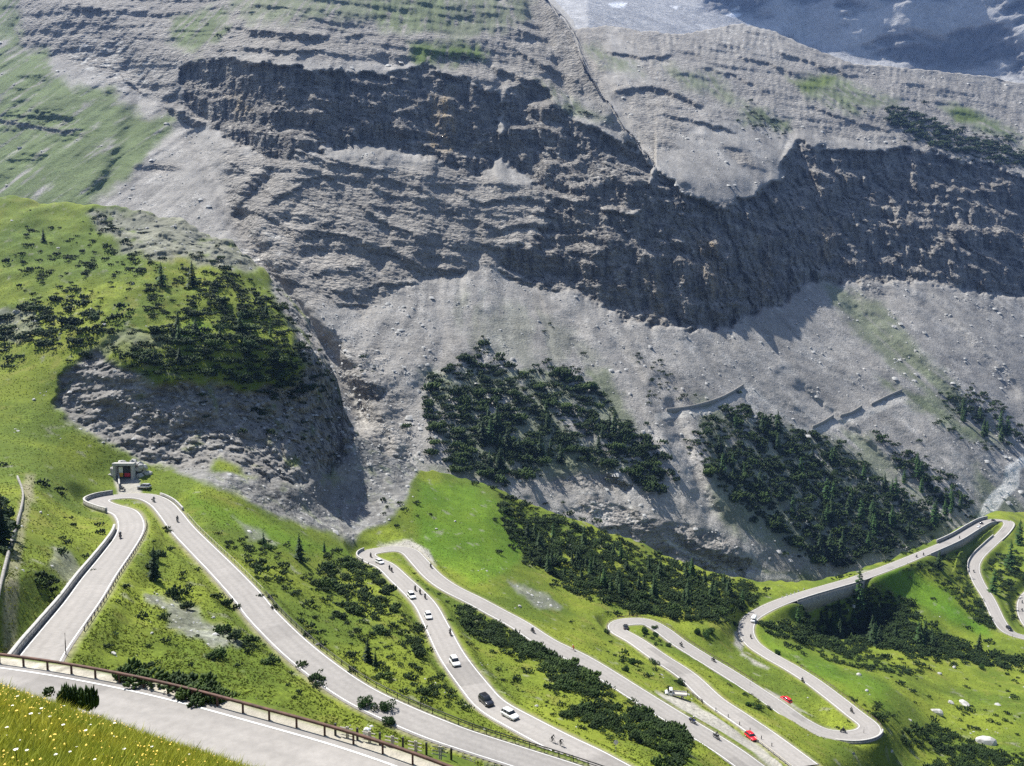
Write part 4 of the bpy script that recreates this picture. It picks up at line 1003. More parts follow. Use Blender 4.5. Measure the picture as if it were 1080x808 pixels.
def road_dist(p): return float(np.sqrt(((ALLR[:, :2] - np.array((p[0], p[1]))) ** 2).sum(1).min()))
rng = np.random.default_rng(21)
CAND = []
for pts, n, (r0, r1), where in ZONES:
    big = 2.3 if n >= 110 else 1.7 if n > 55 else 1.0
    for u, v in in_poly(pts, int(n * big), rng):
        if n > 20 and rng.uniform() < .22: u, v = u + rng.normal(0, 11), v + rng.normal(0, 7)
        h = hit(u, v)
        if h is None: continue
        r = rng.uniform(r0, r1) * rng.choice([.62, .9, 1.15, 1.45])
        rd = road_dist(h[0])
        if h[3] == 'near' and rd < 3.6 + r * .9: continue
        if h[3] == 'mountain' and n >= 55: r *= 1.45
        CAND.append((u, v, h[0], r, where, h[1], rd, h[3]))
for u, v, r in EXPL:
    h = hit(u, v + 2, ('near',))
    if h is None: continue
    rd = road_dist(h[0]);
    where = ('by the cart track' if u < 80 else 'between the roads below the tunnel' if v > 580 and u < 260 else 'beside the tunnel hairpin' if u < 190 else 'above the long straight road')
    CAND.append((u, v, h[0], r, where, h[1], rd, 'near'))
CAND.sort(key=lambda c: -c[3] / c[5])
SIZES = lambda r: 'small' if r < 1.0 else 'middling' if r < 1.5 else 'broad' if r < 2.1 else 'very broad'
used_pos = []
for c in CAND[:298]:
    u, v, P, r, where, dist, rd, sheet = c
    o = link('dwarf_pine', SHRUB_ME[rng.integers(12) if rng.uniform() < .6 else rng.integers(8)])
    o.location = P - Vector((0, 0, .12 * r)); o.rotation_euler = (0, 0, rng.uniform(0, 6.28)); hgt = rng.uniform(.75, 1.15)
    o.scale = (r, r * rng.uniform(.8, 1.15), r * hgt)
    edge = ', by the asphalt' if rd < 6 and sheet == 'near' else ''
    tag(o, f"{SIZES(r)} {'low' if hgt < .95 else 'tall'} dwarf pine {where}{edge}", 'shrub', 'dwarf pines ' + where)
def merged(name, items, protos, mat, label, cat):
    Vs, Fs, Ms, o = [], [], [], 0
    for P, r, sz, rz in items:
        V, F = protos[rng.integers(len(protos))]; Ms.append(np.full(len(F), int(rng.uniform() < .26), np.int32))
        c, s = math.cos(rz), math.sin(rz)
        Q = np.c_[(V[:, 0] * c - V[:, 1] * s) * r, (V[:, 0] * s + V[:, 1] * c) * r, V[:, 2] * sz] + np.array(P)
        Vs.append(Q); Fs.append(F + o); o += len(V)
    ob = link(name, np_mesh(name, np.concatenate(Vs), np.concatenate(Fs)), mat)
    ob.data.polygons.foreach_set('material_index', np.concatenate(Ms)); tag(ob, label, cat, kind='stuff'); return ob
merged('dwarf_pine_scrub', [(tuple(c[2] - Vector((0, 0, .12 * c[3]))), c[3] * 1.08, c[3] * rng.uniform(.75, 1.15), rng.uniform(0, 6.28)) for c in CAND[298:]], SHRUB_LO, [M['pine'], M['pine_light']], 'dark dwarf pine scrub covering the slopes', 'scrub')

# broadleaf bushes among the pines
def leafy(seed, n=900):
    r = np.random.default_rng(seed); nl = 6
    lob = np.c_[r.normal(0, .4, nl), r.normal(0, .4, nl), r.uniform(.3, .9, nl)]; lr = r.uniform(.35, .6, nl)
    c = r.integers(0, nl, n); d = r.normal(size=(n, 3)); d /= np.linalg.norm(d, axis=1)[:, None]
    p = lob[c] + d * (lr[c] * r.uniform(.6, 1.05, n))[:, None]; p[:, 2] = np.abs(p[:, 2])
    a = r.normal(size=(n, 3)); a /= np.linalg.norm(a, axis=1)[:, None]; b = np.cross(a, r.normal(size=(n, 3))); b /= np.linalg.norm(b, axis=1)[:, None]
    s = r.uniform(.07, .13, n)[:, None]
    V = np.stack([p - a * s, p + b * s * .6, p + a * s, p - b * s * .6], 1).reshape(-1, 3)
    return V, np.arange(n * 4).reshape(-1, 4)
BUSH = []
for i in range(3):
    V, F = leafy(i); m = np_mesh('green_bush', V, F); m.materials.append(M['bush']); BUSH.append(m)
for i, (u, v, r) in enumerate([(680,668,2.0),(692,672,1.8),(690,663,1.2),(705,682,1.3),(660,708,1.5),(690,700,1.4),(718,722,1.6),(665,700,1.8),(745,672,2.2),(750,668,2.0),(735,668,2.0),(405,750,1.6),(410,764,1.3),(790,745,1.5),(800,748,1.5),(820,690,1.6),(775,660,2.0),(1035,705,1.8),(385,745,1.6),(277,574,1.6),(285,580,1.5),(640,668,1.4)]):
    h = hit(u, v, ('near',))
    o = link('green_bush', BUSH[i % 3]); o.location = h[0] - Vector((0, 0, .1)); o.scale = (r, r, r * .9); o.rotation_euler = (0, 0, i * 1.7)
    wh = 'on the hairpin island with the black car' if v < 690 and u > 650 and u < 715 else 'beside the flatbed truck' if 650 < u < 730 else 'below the wood at the bend' if u > 730 and v < 700 else 'at the lower edge of the long straight road' if u < 420 and v > 700 else 'on the strip beside the lower road'
    tag(o, f"{'small' if r < 1.5 else 'large'} light green leafy bush {wh}", 'bush', 'green bushes ' + wh)

# conifers
CON = []
for i in range(4):
    V, F = conifer(200 + i, False); CON.append((np_mesh('crown', V, F), 'spruce'))
    CON[-1][0].materials.append(M['spruce'])
for i in range(3):
    V, F = conifer(300 + i, True, 22, 8); CON.append((np_mesh('crown', V, F), 'larch')); CON[-1][0].materials.append(M['larch'])
TRUNK = MB().tube([(0, 0, -.03), (0, 0, .3), (.004, 0, .7), (0, 0, .97)], [.016, .012, .007, .002], 7).mesh('trunk', True); TRUNK.materials.append(M['bark'])
def tree(u, v, px, kind, where, which=None):
    h = hit(u, v, which)
    if h is None: return
    P = h[0]
    if h[3] == 'near' and road_dist(P) < 4.2: return
    hg = px * h[1] / FPX
    t = empty('spruce_tree' if kind == 'spruce' else 'larch_tree', P, rng.uniform(0, 6.28)); w = rng.uniform(.85, 1.25) * (1.15 if kind == 'larch' else 1)
    me = CON[rng.integers(4) if kind == 'spruce' else 4 + rng.integers(3)][0]
    c = link('crown', me, None, t); k = link('trunk', TRUNK, None, t)
    c.scale = (hg * w, hg * w, hg); k.scale = (hg, hg, hg)
    size = 'small' if hg < 5.5 else 'medium' if hg < 9 else 'tall'
    tag(t, f"{size} {'slim' if w < 1.05 else 'bushy'} {'dark spruce' if kind == 'spruce' else 'bright green larch'} {where}", 'tree', f"{kind} trees {where}")
for u, v, px, kind, where in [(316,592,30,'spruce','above the long straight road'),(388,698,26,'spruce','alone in the meadow with dwarf pines'),(396,703,16,'spruce','alone in the meadow with dwarf pines'),(163,612,34,'spruce','between the roads below the tunnel'),(905,643,40,'larch','in front of the roadside wall'),(278,575,14,'larch','above the long straight road'),(342,583,13,'larch','above the long straight road'),
    (170,300,22,'larch','on the knoll'),(203,303,26,'spruce','on the knoll'),(46,255,13,'spruce','high on the knoll meadow'),(3,575,46,'spruce','by the cart track'),(341,717,13,'spruce','by the long straight road'),(783,638,16,'larch','at the bend with the white van'),(728,590,24,'larch','by the gravel stream bed'),(612,690,12,'larch','by the road with the flatbed truck'),
    (755,628,18,'spruce','in the wood below the gully'),(690,630,24,'spruce','in the wood below the gully'),(1065,600,26,'larch','beyond the last bends'),(1048,625,22,'larch','beyond the last bends'),(990,600,18,'spruce','below the double bend'),(1075,575,24,'larch','beyond the last bends')]:
    tree(u, v, px, kind, where, ('near',))
for pts, n, (p0, p1), larchp, where, wh in [
    ([(460,470),(500,430),(560,430),(640,450),(690,500),(640,480),(560,500),(480,495)], 22, (16,30), .15, 'on the mountain foot above the meadow', ('mountain',)),
    ([(745,470),(790,440),(870,480),(960,530),(990,555),(920,590),(850,585),(780,540)], 44, (14,26), .55, 'on the wooded slope under the old walled track', ('mountain',)),
    ([(925,475),(960,490),(1020,540),(990,550),(940,510)], 12, (12,20), .7, 'on the slope above the double bend', ('mountain',)),
    ([(985,425),(1030,430),(1075,465),(1040,470)], 9, (12,20), .6, 'beside the pale scree chute', ('mountain',)),
    ([(540,560),(600,570),(700,600),(780,620),(760,645),(640,630),(570,600)], 40, (14,24), .15, 'in the wood below the gully', ('near',)),
    ([(820,655),(880,645),(960,665),(1060,695),(960,685),(870,675)], 26, (13,24), .25, 'in the hollow below the roadside wall', ('near',)),
    ([(210,320),(290,330),(320,400),(260,395),(150,385)], 12, (12,20), .2, 'in the thicket over the knoll', ('near',))]:
    for u, v in in_poly(pts, n, rng): tree(u, v, rng.uniform(p0, p1), 'larch' if rng.uniform() < larchp else 'spruce', where, wh)

LAYBY = [[(692,730),(720,738),(760,757),(812,790),(830,808),(800,800),(760,775),(700,742)], [(808,730),(830,738),(850,752),(842,752),(815,738)], [(120,498),(148,498),(152,522),(122,522)]]
# grass tussocks give the meadows their nap
def tufts(n=150000):
    u = rng.uniform(-20, 1100, n * 2); v = rng.uniform(215, 815, n * 2)
    vt = np.interp(u, SKY[:, 0], SKY[:, 1]); k = v > vt + 3
    u, v = u[k][:n], v[k][:n]
    bare = np.zeros(len(u), bool)
    for q in LAYBY: bare |= sdist(u, v, q) > -2
    PVf = NEARP[:540]
    ci = np.clip(((u + 70) / 1220 * 975), 0, 975).astype(int); ri = np.clip((850 - v) / (850 - vt[k][:n]) * 539, 0, 539).astype(int)
    P = PVf[ri, ci]
    d = np.full(len(P), 99.)
    A = ALLR[::3, :2]
    for i in range(0, len(P), 20000): d[i:i+20000] = np.sqrt(((P[i:i+20000, None, :2] - A[None]) ** 2).sum(-1).min(1))
    cl = fbm(P[:, 0] / 7, P[:, 1] / 7, P[:, 2] / 7, 3)
    me = NEAR.data; a = me.attributes['rock'].data; rk = np.empty(len(me.vertices), np.float32); a.foreach_get('value', rk)
    rk = rk.reshape(NEARP.shape[:2])[ri, ci]
    P = P[(d > 4.6) & (cl > -.22) & (rk < .35) & ~bare]
    n = len(P); h = rng.uniform(.07, .24, n); w = rng.uniform(.07, .2, n); an = rng.uniform(0, 6.28, n)
    dx, dy = np.cos(an) * w, np.sin(an) * w; lx, ly = rng.normal(0, .12, n), rng.normal(0, .12, n)
    V = np.stack([np.c_[P[:, 0] - dx, P[:, 1] - dy, P[:, 2] - .08], np.c_[P[:, 0] + dx, P[:, 1] + dy, P[:, 2] - .08], np.c_[P[:, 0] + dx * .5 + lx, P[:, 1] + dy * .5 + ly, P[:, 2] + h], np.c_[P[:, 0] - dx * .7 - ly, P[:, 1] - dy * .7 + lx, P[:, 2] + h * .8]], 1).reshape(-1, 3)
    o = link('meadow_grass', np_mesh('meadow_grass', V, np.arange(4 * n).reshape(-1, 4)), M['tuft']); tag(o, 'short tussocky grass covering the meadows', 'grass', kind='stuff')
tufts()

# tall grass and flowers on the bank under the camera
def bank():
    n = 200000
    y = rng.uniform(2.5, 15.5, n) ; x = -y * rng.uniform(.25, .95, n)
    k = (x > -14); x, y = x[k], y[k]; n = len(x); z = bank_z(x, y)
    cl = fbm(x / .9, y / .9, 0, 3); h = np.clip(rng.uniform(.07, .22, n) * (1 + .7 * cl), .04, .4)
    an = rng.uniform(0, 6.28, n); w = rng.uniform(.002, .0055, n) * (1 + y / 12)
    lean = rng.normal(0, .38, (n, 2)) * h[:, None]
    dx, dy = np.cos(an) * w, np.sin(an) * w
    V = np.stack([np.c_[x - dx, y - dy, z], np.c_[x + dx, y + dy, z], np.c_[x + dx * .7 + lean[:, 0] * .45, y + dy * .7 + lean[:, 1] * .45, z + h * .6], np.c_[x - dx * .7 + lean[:, 0] * .45, y - dy * .7 + lean[:, 1] * .45, z + h * .6], np.c_[x + lean[:, 0], y + lean[:, 1], z + h]], 1)
    b = (np.arange(n) * 5)[:, None]
    F = np.concatenate([b + np.array((0, 1, 2)), b + np.array((0, 2, 3)), b + np.array((3, 2, 4))])
    o = link('tall_grass', np_mesh('tall_grass', V.reshape(-1, 3), F), M['grass']); tag(o, 'tall yellowing grass on the bank above the road', 'grass', kind='stuff')
bank()
FL = []
for i in range(3):
    mb = MB(); r = random.Random(i)
    mb.tube([(0, 0, 0), (.02, .01, .18), (.03 - .02 * i, .015, .34)], .004, 4); st = mb.mesh('stem'); st.materials.append(M['tuft'])
    mb = MB(); c = Vector((.03 - .02 * i, .015, .345))
    for k in range(11):
        a = 2 * math.pi * k / 11; d = Vector((math.cos(a), math.sin(a), .15 + .2 * r.random())); s = Vector((-math.sin(a), math.cos(a), 0))
        q = [mb.bm.verts.new(c + p) for p in (d * .006 - s * .003, d * .006 + s * .003, d * .020 + s * .005, d * .024, d * .020 - s * .005)]
        mb.bm.faces.new(q)
    pt = mb.mesh('petals'); pt.materials.append(M['petal'])
    ce = MB().ball(c + Vector((0, 0, .003)), .007, 7, (1, 1, .5)).mesh('flower_centre'); ce.materials.append(M['flowercentre'])
    FL.append((st, pt, ce))
FPX_LIST = [(5,770),(20,738),(12,745),(40,750),(45,752),(52,758),(28,728),(33,760),(68,747),(76,792),(80,782),(92,775),(97,764),(95,755),(110,758),(8,768),(120,775),(121,768),(60,740),(75,746),(83,745),(64,770),(30,792),(142,780),(150,772),(158,768),(170,774),(178,772),(185,780),(200,795),(110,790),(130,795),(35,735),(48,742),(15,800),(60,798),(225,792),(240,797),(160,790),(98,800),(22,775),(140,765)]
for i, (u, v) in enumerate(FPX_LIST):
    d = ray(u, v); t = None
    for s in np.linspace(2, 14, 400):
        p = d / d[1] * s
        if p[2] < bank_z(p[0], p[1]) + .2: t = p; break
    if t is None: continue
    f = empty('white_flower', (t[0], t[1], bank_z(t[0], t[1])), i * 2.4); sc = .42 + .42 * ((i * 37) % 10) / 10; f.scale = (sc,) * 3
    for m, nm in zip(FL[i % 3], ('stem', 'petals', 'flower_centre')): link(nm, m, None, f)
    tag(f, 'white daisy-like flower standing in the tall grass of the bank', 'flower', 'white flowers on the grassy bank')
def yellow_flowers(n=2800):
    y = rng.uniform(3, 14.5, n); x = -y * rng.uniform(.25, .95, n); cl = fbm(x / 1.3, y / 1.3, 5, 3); k = cl > -.1; x, y = x[k], y[k]; n = len(x)
    z = bank_z(x, y) + rng.uniform(.08, .24, n); s = rng.uniform(.006, .013, n)
    V = np.stack([np.c_[x - s, y, z], np.c_[x, y - s, z + s * .4], np.c_[x + s, y, z], np.c_[x, y + s, z + s * .8]], 1).reshape(-1, 3)
    tag(link('yellow_flowers', np_mesh('yellow_flowers', V, np.arange(4 * n).reshape(-1, 4)), M['flowercentre']), 'tiny yellow flowers speckling the grassy bank', 'flowers', kind='stuff')
yellow_flowers()
# the young pine at the crest of the bank
V, F = pine_shrub(77, 260, 5); o = link('young_pine', np_mesh('young_pine', V, F), M['pine'])
d = ray(80, 752); p = d / d[1] * 16.5; o.location = p; o.scale = (.28, .28, .72); tag(o, 'bushy young pine at the crest of the flowery bank', 'shrub')
V, F = pine_shrub(78, 90, 5); o = link('young_pine', np_mesh('young_pine', V, F), M['pine'])
d = ray(50, 735); p = d / d[1] * 16; o.location = p; o.scale = (.16, .16, .16); tag(o, 'tiny pine seedling beside the bushy young pine on the bank', 'shrub')

# ------------------------------------------------------------------ stones
def stone(seed, sub=2, flat=.7):
    bm = bmesh.new(); bmesh.ops.create_icosphere(bm, subdivisions=sub, radius=1); r = random.Random(seed)
    pl = [(Vector((r.gauss(0, 1), r.gauss(0, 1), r.gauss(0, 1))).normalized(), r.uniform(.55, .85)) for _ in range(9)]
    for v in bm.verts:
        for n, d in pl:
            k = v.co.dot(n)
            if k > d: v.co -= n * (k - d)
        v.co.z *= flat; v.co.x *= 1.15
    me = bpy.data.meshes.new('boulder'); bm.to_mesh(me); bm.free(); return me
STONE = [stone(i, 2, .6 + .05 * i) for i in range(6)]
for m in STONE: m.materials.append(M['stone'])
BOULD = [(906,712,5,'small white boulder at the upper edge of the far meadow'),(1006,704,5,'white boulder under the wooded hollow'),(991,711,4,'pale boulder under the wooded hollow'),(914,729,4,'white stone near the row of pines on the far meadow'),(988,752,10,'grey boulder with a flat top on the far meadow'),(1003,742,6,'small pale boulder above the flat-topped one'),(1017,743,10,'broad grey boulder beside bushes on the far meadow'),
    (1040,784,15,'white slab of rock in the scrub by the picture edge'),(988,766,3,'white stone below the flat-topped boulder'),(960,760,3,'small white stone in the grass below the lowest hairpin'),(940,793,4,'pale stone on the bare slope below the lowest hairpin'),
    (548,640,5,'grey boulder above the road with the flatbed truck'),(460,558,3,'white stone in the bright meadow above the hairpin'),(480,550,3,'pale stone in the bright meadow above the hairpin'),(36,422,4,'white stone on the knoll meadow'),(18,330,6,'pale outcrop among pines on the knoll'),(110,343,5,'pale rock among pines on the knoll'),(140,300,4,'grey rock on the knoll meadow'),
    (160,668,4,'pale stone between the two roads below the tunnel'),(120,690,6,'pale stone behind the rusty guard rail'),(225,652,4,'white stone on the stony patch between two roads'),(43,541,4,'pale stone beside the cart track'),(335,680,4,'white stone in the meadow above the long straight road'),(645,725,4,'pale stone in the strip between hairpin roads'),(566,745,4,'white stones over the cyclists'),(900,640,6,'grey rock beside the roadside wall')]
for i, (u, v, px, lab) in enumerate(BOULD):
    if not px: continue
    h = hit(u, v, ('near',)); r = px * h[1] / FPX * .5
    o = link('boulder', STONE[i % 6]); o.location = h[0] + Vector((0, 0, r * .15)); o.scale = (r, r * .85, r); o.rotation_euler = (.2 * (i % 3), .1, i * 1.3)
    tag(o, lab, 'boulder', 'boulders on the meadows')
def talus(n=42000):
    U, V, rock, g, P = MINFO
    nr, nc = U.shape
    ri = rng.integers(8, nr - 4, n); ci = rng.integers(30, nc - 30, n)
    cl = fbm(P[ri, ci, 0] / 30, P[ri, ci, 1] / 30, P[ri, ci, 2] / 30, 3)
    k = (rock[ri, ci] < .6) & (g[ri, ci] < .5) & (rng.uniform(size=n) < .05 + 2.2 * np.clip(cl - .02, 0, 1) + .5 * ((U[ri, ci] > 340) & (U[ri, ci] < 460) & (V[ri, ci] > 300) & (V[ri, ci] < 490)))
    ri, ci = ri[k], ci[k]; p = P[ri, ci]; n = len(p)
    r = np.exp(rng.normal(-.75, .6, n)) * (p[:, 1] / 520)
    r = np.minimum(r, 3.2)
    base = np.array([(-1,-.8,-.5),(1,-.9,-.4),(.8,.9,-.5),(-.9,.8,-.5),(-.6,-.5,.5),(.5,-.6,.65),(.55,.5,.45),(-.5,.6,.6)])
    V_ = base[None] * (1 + rng.normal(0, .22, (n, 8, 3))) * r[:, None, None] * np.array((1, 1, .75))
    a = rng.uniform(0, 6.28, n); c, s = np.cos(a)[:, None], np.sin(a)[:, None]
    V_ = np.stack([V_[..., 0] * c - V_[..., 1] * s, V_[..., 0] * s + V_[..., 1] * c, V_[..., 2]], -1) + p[:, None]
    F = np.array([(0,1,5,4),(1,2,6,5),(2,3,7,6),(3,0,4,7),(4,5,6,7)])
    o = link('talus', np_mesh('talus', V_.reshape(-1, 3), (F[None] + (np.arange(n) * 8)[:, None, None]).reshape(-1, 4)), M['scree_stone'])
    tag(o, 'loose grey stones lying over the scree', 'scree', kind='stuff')
talus()
def near_stones(n=26000):
    nr, nc = 540, NEARP.shape[1]
    ri = rng.integers(5, nr, n); ci = rng.integers(40, nc - 40, n); p = NEARP[ri, ci]
    a = NEAR.data.attributes['rock'].data; rk = np.empty(len(NEAR.data.vertices), np.float32); a.foreach_get('value', rk); rk = rk.reshape(NEARP.shape[:2])[ri, ci]
    cl = fbm(p[:, 0] / 9, p[:, 1] / 9, p[:, 2] / 9, 3)
    d = np.full(n, 99.); A = ALLR[::3, :2]
    for i in range(0, n, 20000): d[i:i+20000] = np.sqrt(((p[i:i+20000, None, :2] - A[None]) ** 2).sum(-1).min(1))
    uu = -70 + ci / 975 * 1220; vt = np.interp(uu, SKY[:, 0], SKY[:, 1]); vv = 850 - (850 - vt) * ri / 539; bare = np.zeros(n, bool)
    for q in LAYBY: bare |= sdist(uu, vv, q) > -2
    k = ~bare & (d > 4.4) & ((rng.uniform(size=n) < .55 * (rk > .4)) | ((cl > .34) & (rng.uniform(size=n) < .35)))
    p, rk = p[k], rk[k]; n = len(p); r = np.minimum(np.exp(rng.normal(-1.55, .55, n)) * np.where(rk > .4, 1.05, 1) * np.clip(p[:, 1] / 220, .6, 1.5), 1.3)
    base = np.array([(-1,-.8,-.5),(1,-.9,-.4),(.8,.9,-.5),(-.9,.8,-.5),(-.6,-.5,.5),(.5,-.6,.65),(.55,.5,.45),(-.5,.6,.6)])
    V_ = base[None] * (1 + rng.normal(0, .22, (n, 8, 3))) * r[:, None, None] * np.array((1, 1, .75))
    a = rng.uniform(0, 6.28, n); c, s = np.cos(a)[:, None], np.sin(a)[:, None]
    V_ = np.stack([V_[..., 0] * c - V_[..., 1] * s, V_[..., 0] * s + V_[..., 1] * c, V_[..., 2]], -1) + p[:, None]
    F = np.array([(0,1,5,4),(1,2,6,5),(2,3,7,6),(3,0,4,7),(4,5,6,7)])
    o = link('loose_stones', np_mesh('loose_stones', V_.reshape(-1, 3), (F[None] + (np.arange(n) * 8)[:, None, None]).reshape(-1, 4)), M['scree_stone'])
    tag(o, 'small stones strewn over the meadows and the scree below the knoll', 'stones', kind='stuff')
near_stones()
# ------------------------------------------------------------------ walls, rails, posts
def idx(R, u, v):
    d = ray(u, v); P = R - 0; zc = P[:, 1] * CP - P[:, 2] * SP
    pu = CU + FPX * P[:, 0] / zc; pv = CV - FPX * (P[:, 1] * SP + P[:, 2] * CP) / zc
    return int(np.argmin((pu - u) ** 2 + 2.5 * (pv - v) ** 2))
def part_of(road, a, b, lat):
    R = ROADS[road][0]; i, j = idx(R, *a), idx(R, *b)
    return offset(R, lat)[min(i, j):max(i, j) + 1]
def wall(name, label, path, up, thick, deep=None, cap=True, group=None, cat='wall', which='near'):
    t, n = tangents(path); k = len(path)
    bot = np.array([min((ground(p[0], p[1], which) or p[2]), p[2]) - .6 for p in path])
    if deep is not None: bot = np.minimum(bot, path[:, 2] - deep)
    jag = .05 * perlin(np.arange(k) / 2.3, 4.4, 1.0)
    top = path[:, 2] + up + jag
    rings = []
    for s, z in ((-1, bot), (-1, top), (1, top), (1, bot)):
        q = path + n * (s * thick / 2); q[:, 2] = z; rings.append(q)
    V = np.stack(rings, 1).reshape(-1, 3); F = []
    for i in range(k - 1):
        for j in range(4): F.append((i * 4 + j, i * 4 + (j + 1) % 4, i * 4 + 4 + (j + 1) % 4, i * 4 + 4 + j))
    F += [(0, 3, 2, 1), tuple(4 * (k - 1) + j for j in range(4))]
    root = empty(name, path[k // 2]); off = np.array(path[k // 2])
    o = link('masonry', np_mesh('masonry', V - off, np.array(F)), M['masonry'], root)
    if cap:
        rings = []
        for s, dz in ((-1.12, .004), (-1.12, .11), (1.12, .11), (1.12, .004)):
            q = path + n * (s * thick / 2); q[:, 2] = top + dz; rings.append(q)
        link('coping', np_mesh('coping', np.stack(rings, 1).reshape(-1, 3) - off, np.array(F)), M['wallcap'], root)
    return tag(root, label, cat, group)
def rail(name, label, path, step, h, beams, post_r, mp, mr, sheet=None, wood=False):
    s = np.r_[0, np.cumsum(np.linalg.norm(np.diff(path, axis=0), axis=1))]
    pts = lambda q: np.stack([np.interp(q, s, path[:, i]) for i in range(3)], -1)
    c = path[len(path) // 2]; root = empty(name, c)
    q = pts(np.arange(0, s[-1], .7)); t, n = tangents(q)
    for z, hh, th in beams:
        rings = []
        for a, b in ((-th, -hh), (-th, hh), (0, hh * .55), (th, hh), (th, -hh), (0, -hh * .55)):
            r = q + n * (a / 2); r[:, 2] = q[:, 2] + z + b / 2; rings.append(r)
        V = np.stack(rings, 1).reshape(-1, 3) - c; k = len(q)
        F = [(i * 6 + j, i * 6 + (j + 1) % 6, i * 6 + 6 + (j + 1) % 6, i * 6 + 6 + j) for i in range(k - 1) for j in range(6)]
        link('rail', np_mesh('rail', V, np.array(F)), mr, root)
    pm = MB().box((0, 0, h / 2 - .25), (post_r * 2, post_r * 2, h + .5), taper=.92).mesh('post'); pm.materials.append(mp)
    pp = pts(np.arange(.3, s[-1], max(step, s[-1] / 99)))
    for p in pp:
        o = link('post', pm, None, root); o.location = Vector(p - c) + Vector((0, 0, 0))
    return tag(root, label, 'guard rail' if not wood else 'fence')
# near road: rusty rail on short posts
NE = offset(NEDGE, .75)
rail('guard_rail', 'rust brown steel guard rail on short posts along the road below the flowery bank', NE[:int(len(NE) * .8)], 2.3, .62, [(.66, .20, .10)], .06, M['rust'], M['rust'])
rail('guard_rail', 'dark double guard rail along the upper edge of the long straight road', part_of('tunnel', (262,630), (640,828), 3.75), 2.5, .8, [(.75, .16, .08), (.38, .12, .06)], .06, M['darksteel'], M['darksteel'])
rail('guard_rail', 'thin pale railing along the upper road edge below the tunnel hairpin', part_of('tunnel', (183,546), (260,628), 3.8), 2.5, .7, [(.66, .08, .05)], .05, M['wood'], M['wood'])
rail('guard_rail', 'dark low rail along the inner edge of the road climbing to the tunnel', part_of('tunnel', (60,668), (138,552), -3.6), 2.5, .6, [(.55, .14, .07)], .06, M['darksteel'], M['darksteel'])
rail('guard_rail', 'rusty rail curving round the hairpin with the black car', part_of('lower', (652,664), (790,724), 3.75), 2.6, .7, [(.66, .16, .08)], .06, M['wood'], M['rust'])
rail('guard_rail', 'brown rail along the outer edge above the lowest hairpin', part_of('lower', (917,767), (834,704), -3.75), 2.6, .7, [(.66, .16, .08)], .06, M['wood'], M['rust'])
rail('guard_rail', 'yellowish wooden rail beside the road at the bottom edge below the red car', part_of('lower', (850,808), (800,772), 3.7), 2.4, .7, [(.66, .2, .1)], .07, M['wood'], M['wood'])
wall('parapet_wall', 'rough stone parapet with pale coping along the road climbing to the tunnel', part_of('tunnel', (40,700), (137,556), 3.7), 1.15, .5, group='stone parapets')
wall('parapet_wall', 'curved stone parapet round the outside of the tunnel hairpin', part_of('tunnel', (128,538), (122,523.8), 3.7), 1.3, .5, group='stone parapets')
wall('parapet_wall', 'low stone parapet at the upper bend right of the silver car', part_of('tunnel', (157,524), (178,540), 3.8), .6, .4, group='stone parapets')
wall('parapet_wall', 'dark low wall round the end of the hairpin with the parked white car', part_of('middle', (392,590.5), (392,581.5), 3.75), .9, .45, group='stone parapets')
wall('parapet_wall', 'curved wall round the outside of the lowest hairpin', part_of('lower', (880,775.5), (917,768), -3.75), .7, .45, 2.2, group='stone parapets')
wall('retaining_wall', 'tall dark retaining wall carrying the road over the wooded hollow', part_of('lower', (835,632), (905,610), -3.55), .35, .6, 7.5, group='retaining walls')
wall('retaining_wall', 'dark retaining wall under the upper arm of the double bend', part_of('lower', (975,583), (1046,550), -3.5), .35, .5, 4.0, group='retaining walls')
wall('retaining_wall', 'pale topped wall holding the slope above the double bend', part_of('lower', (995,574), (1047,549), 4.3), 2.2, .6, group='retaining walls')
wall('parapet_wall', 'dark parapet curving along the inner side of the road below the double bend', part_of('lower', (1052,566), (1028,604), -3.5), 1.2, .45, 2.0, group='stone parapets')
wall('parapet_wall', 'pale kerb wall on the outer side of the double bend', part_of('lower', (1062,550), (1050,569), 3.7), .5, .4, 2.5, group='stone parapets')
def px_path(pts, which, n=40, dz=0):
    p = np.array(pts, float); s = np.linspace(0, len(p) - 1, n)
    out = []
    for u, v in zip(np.interp(s, range(len(p)), p[:, 0]), np.interp(s, range(len(p)), p[:, 1])):
        h = hit(u, v, which)
        if h: out.append(tuple(h[0]))
    P = np.array(out)
    for _ in range(8): P[1:-1] = .25 * P[:-2] + .5 * P[1:-1] + .25 * P[2:]
    P[:, 2] += dz; return P
wall('track_wall', 'thin dark stone wall along the grassy cart track', px_path([(18.5,505),(26,523),(21,545),(15,564),(9,586),(3,610),(-6,650)], ('near',)), .9, .35, None, False)
for pts, lab in (([(703,434),(725,432),(745,427),(765,420),(784,408)], 'long grey dry stone wall curving across the scree'), ([(857,452),(868,447),(879,440)], 'short grey wall, lowest of the three stepped walls on the scree track'),
                 ([(886,440),(898,437),(909,430)], 'grey wall, middle one of the three stepped walls on the scree track'), ([(919,428),(935,420),(951,413)], 'grey wall, topmost of the three stepped walls on the scree track')):
    wall('scree_wall', lab, px_path(pts, ('mountain',), 24, .3), 2.3, .7, 2.0, False, 'walls of the old track', which='mountain')

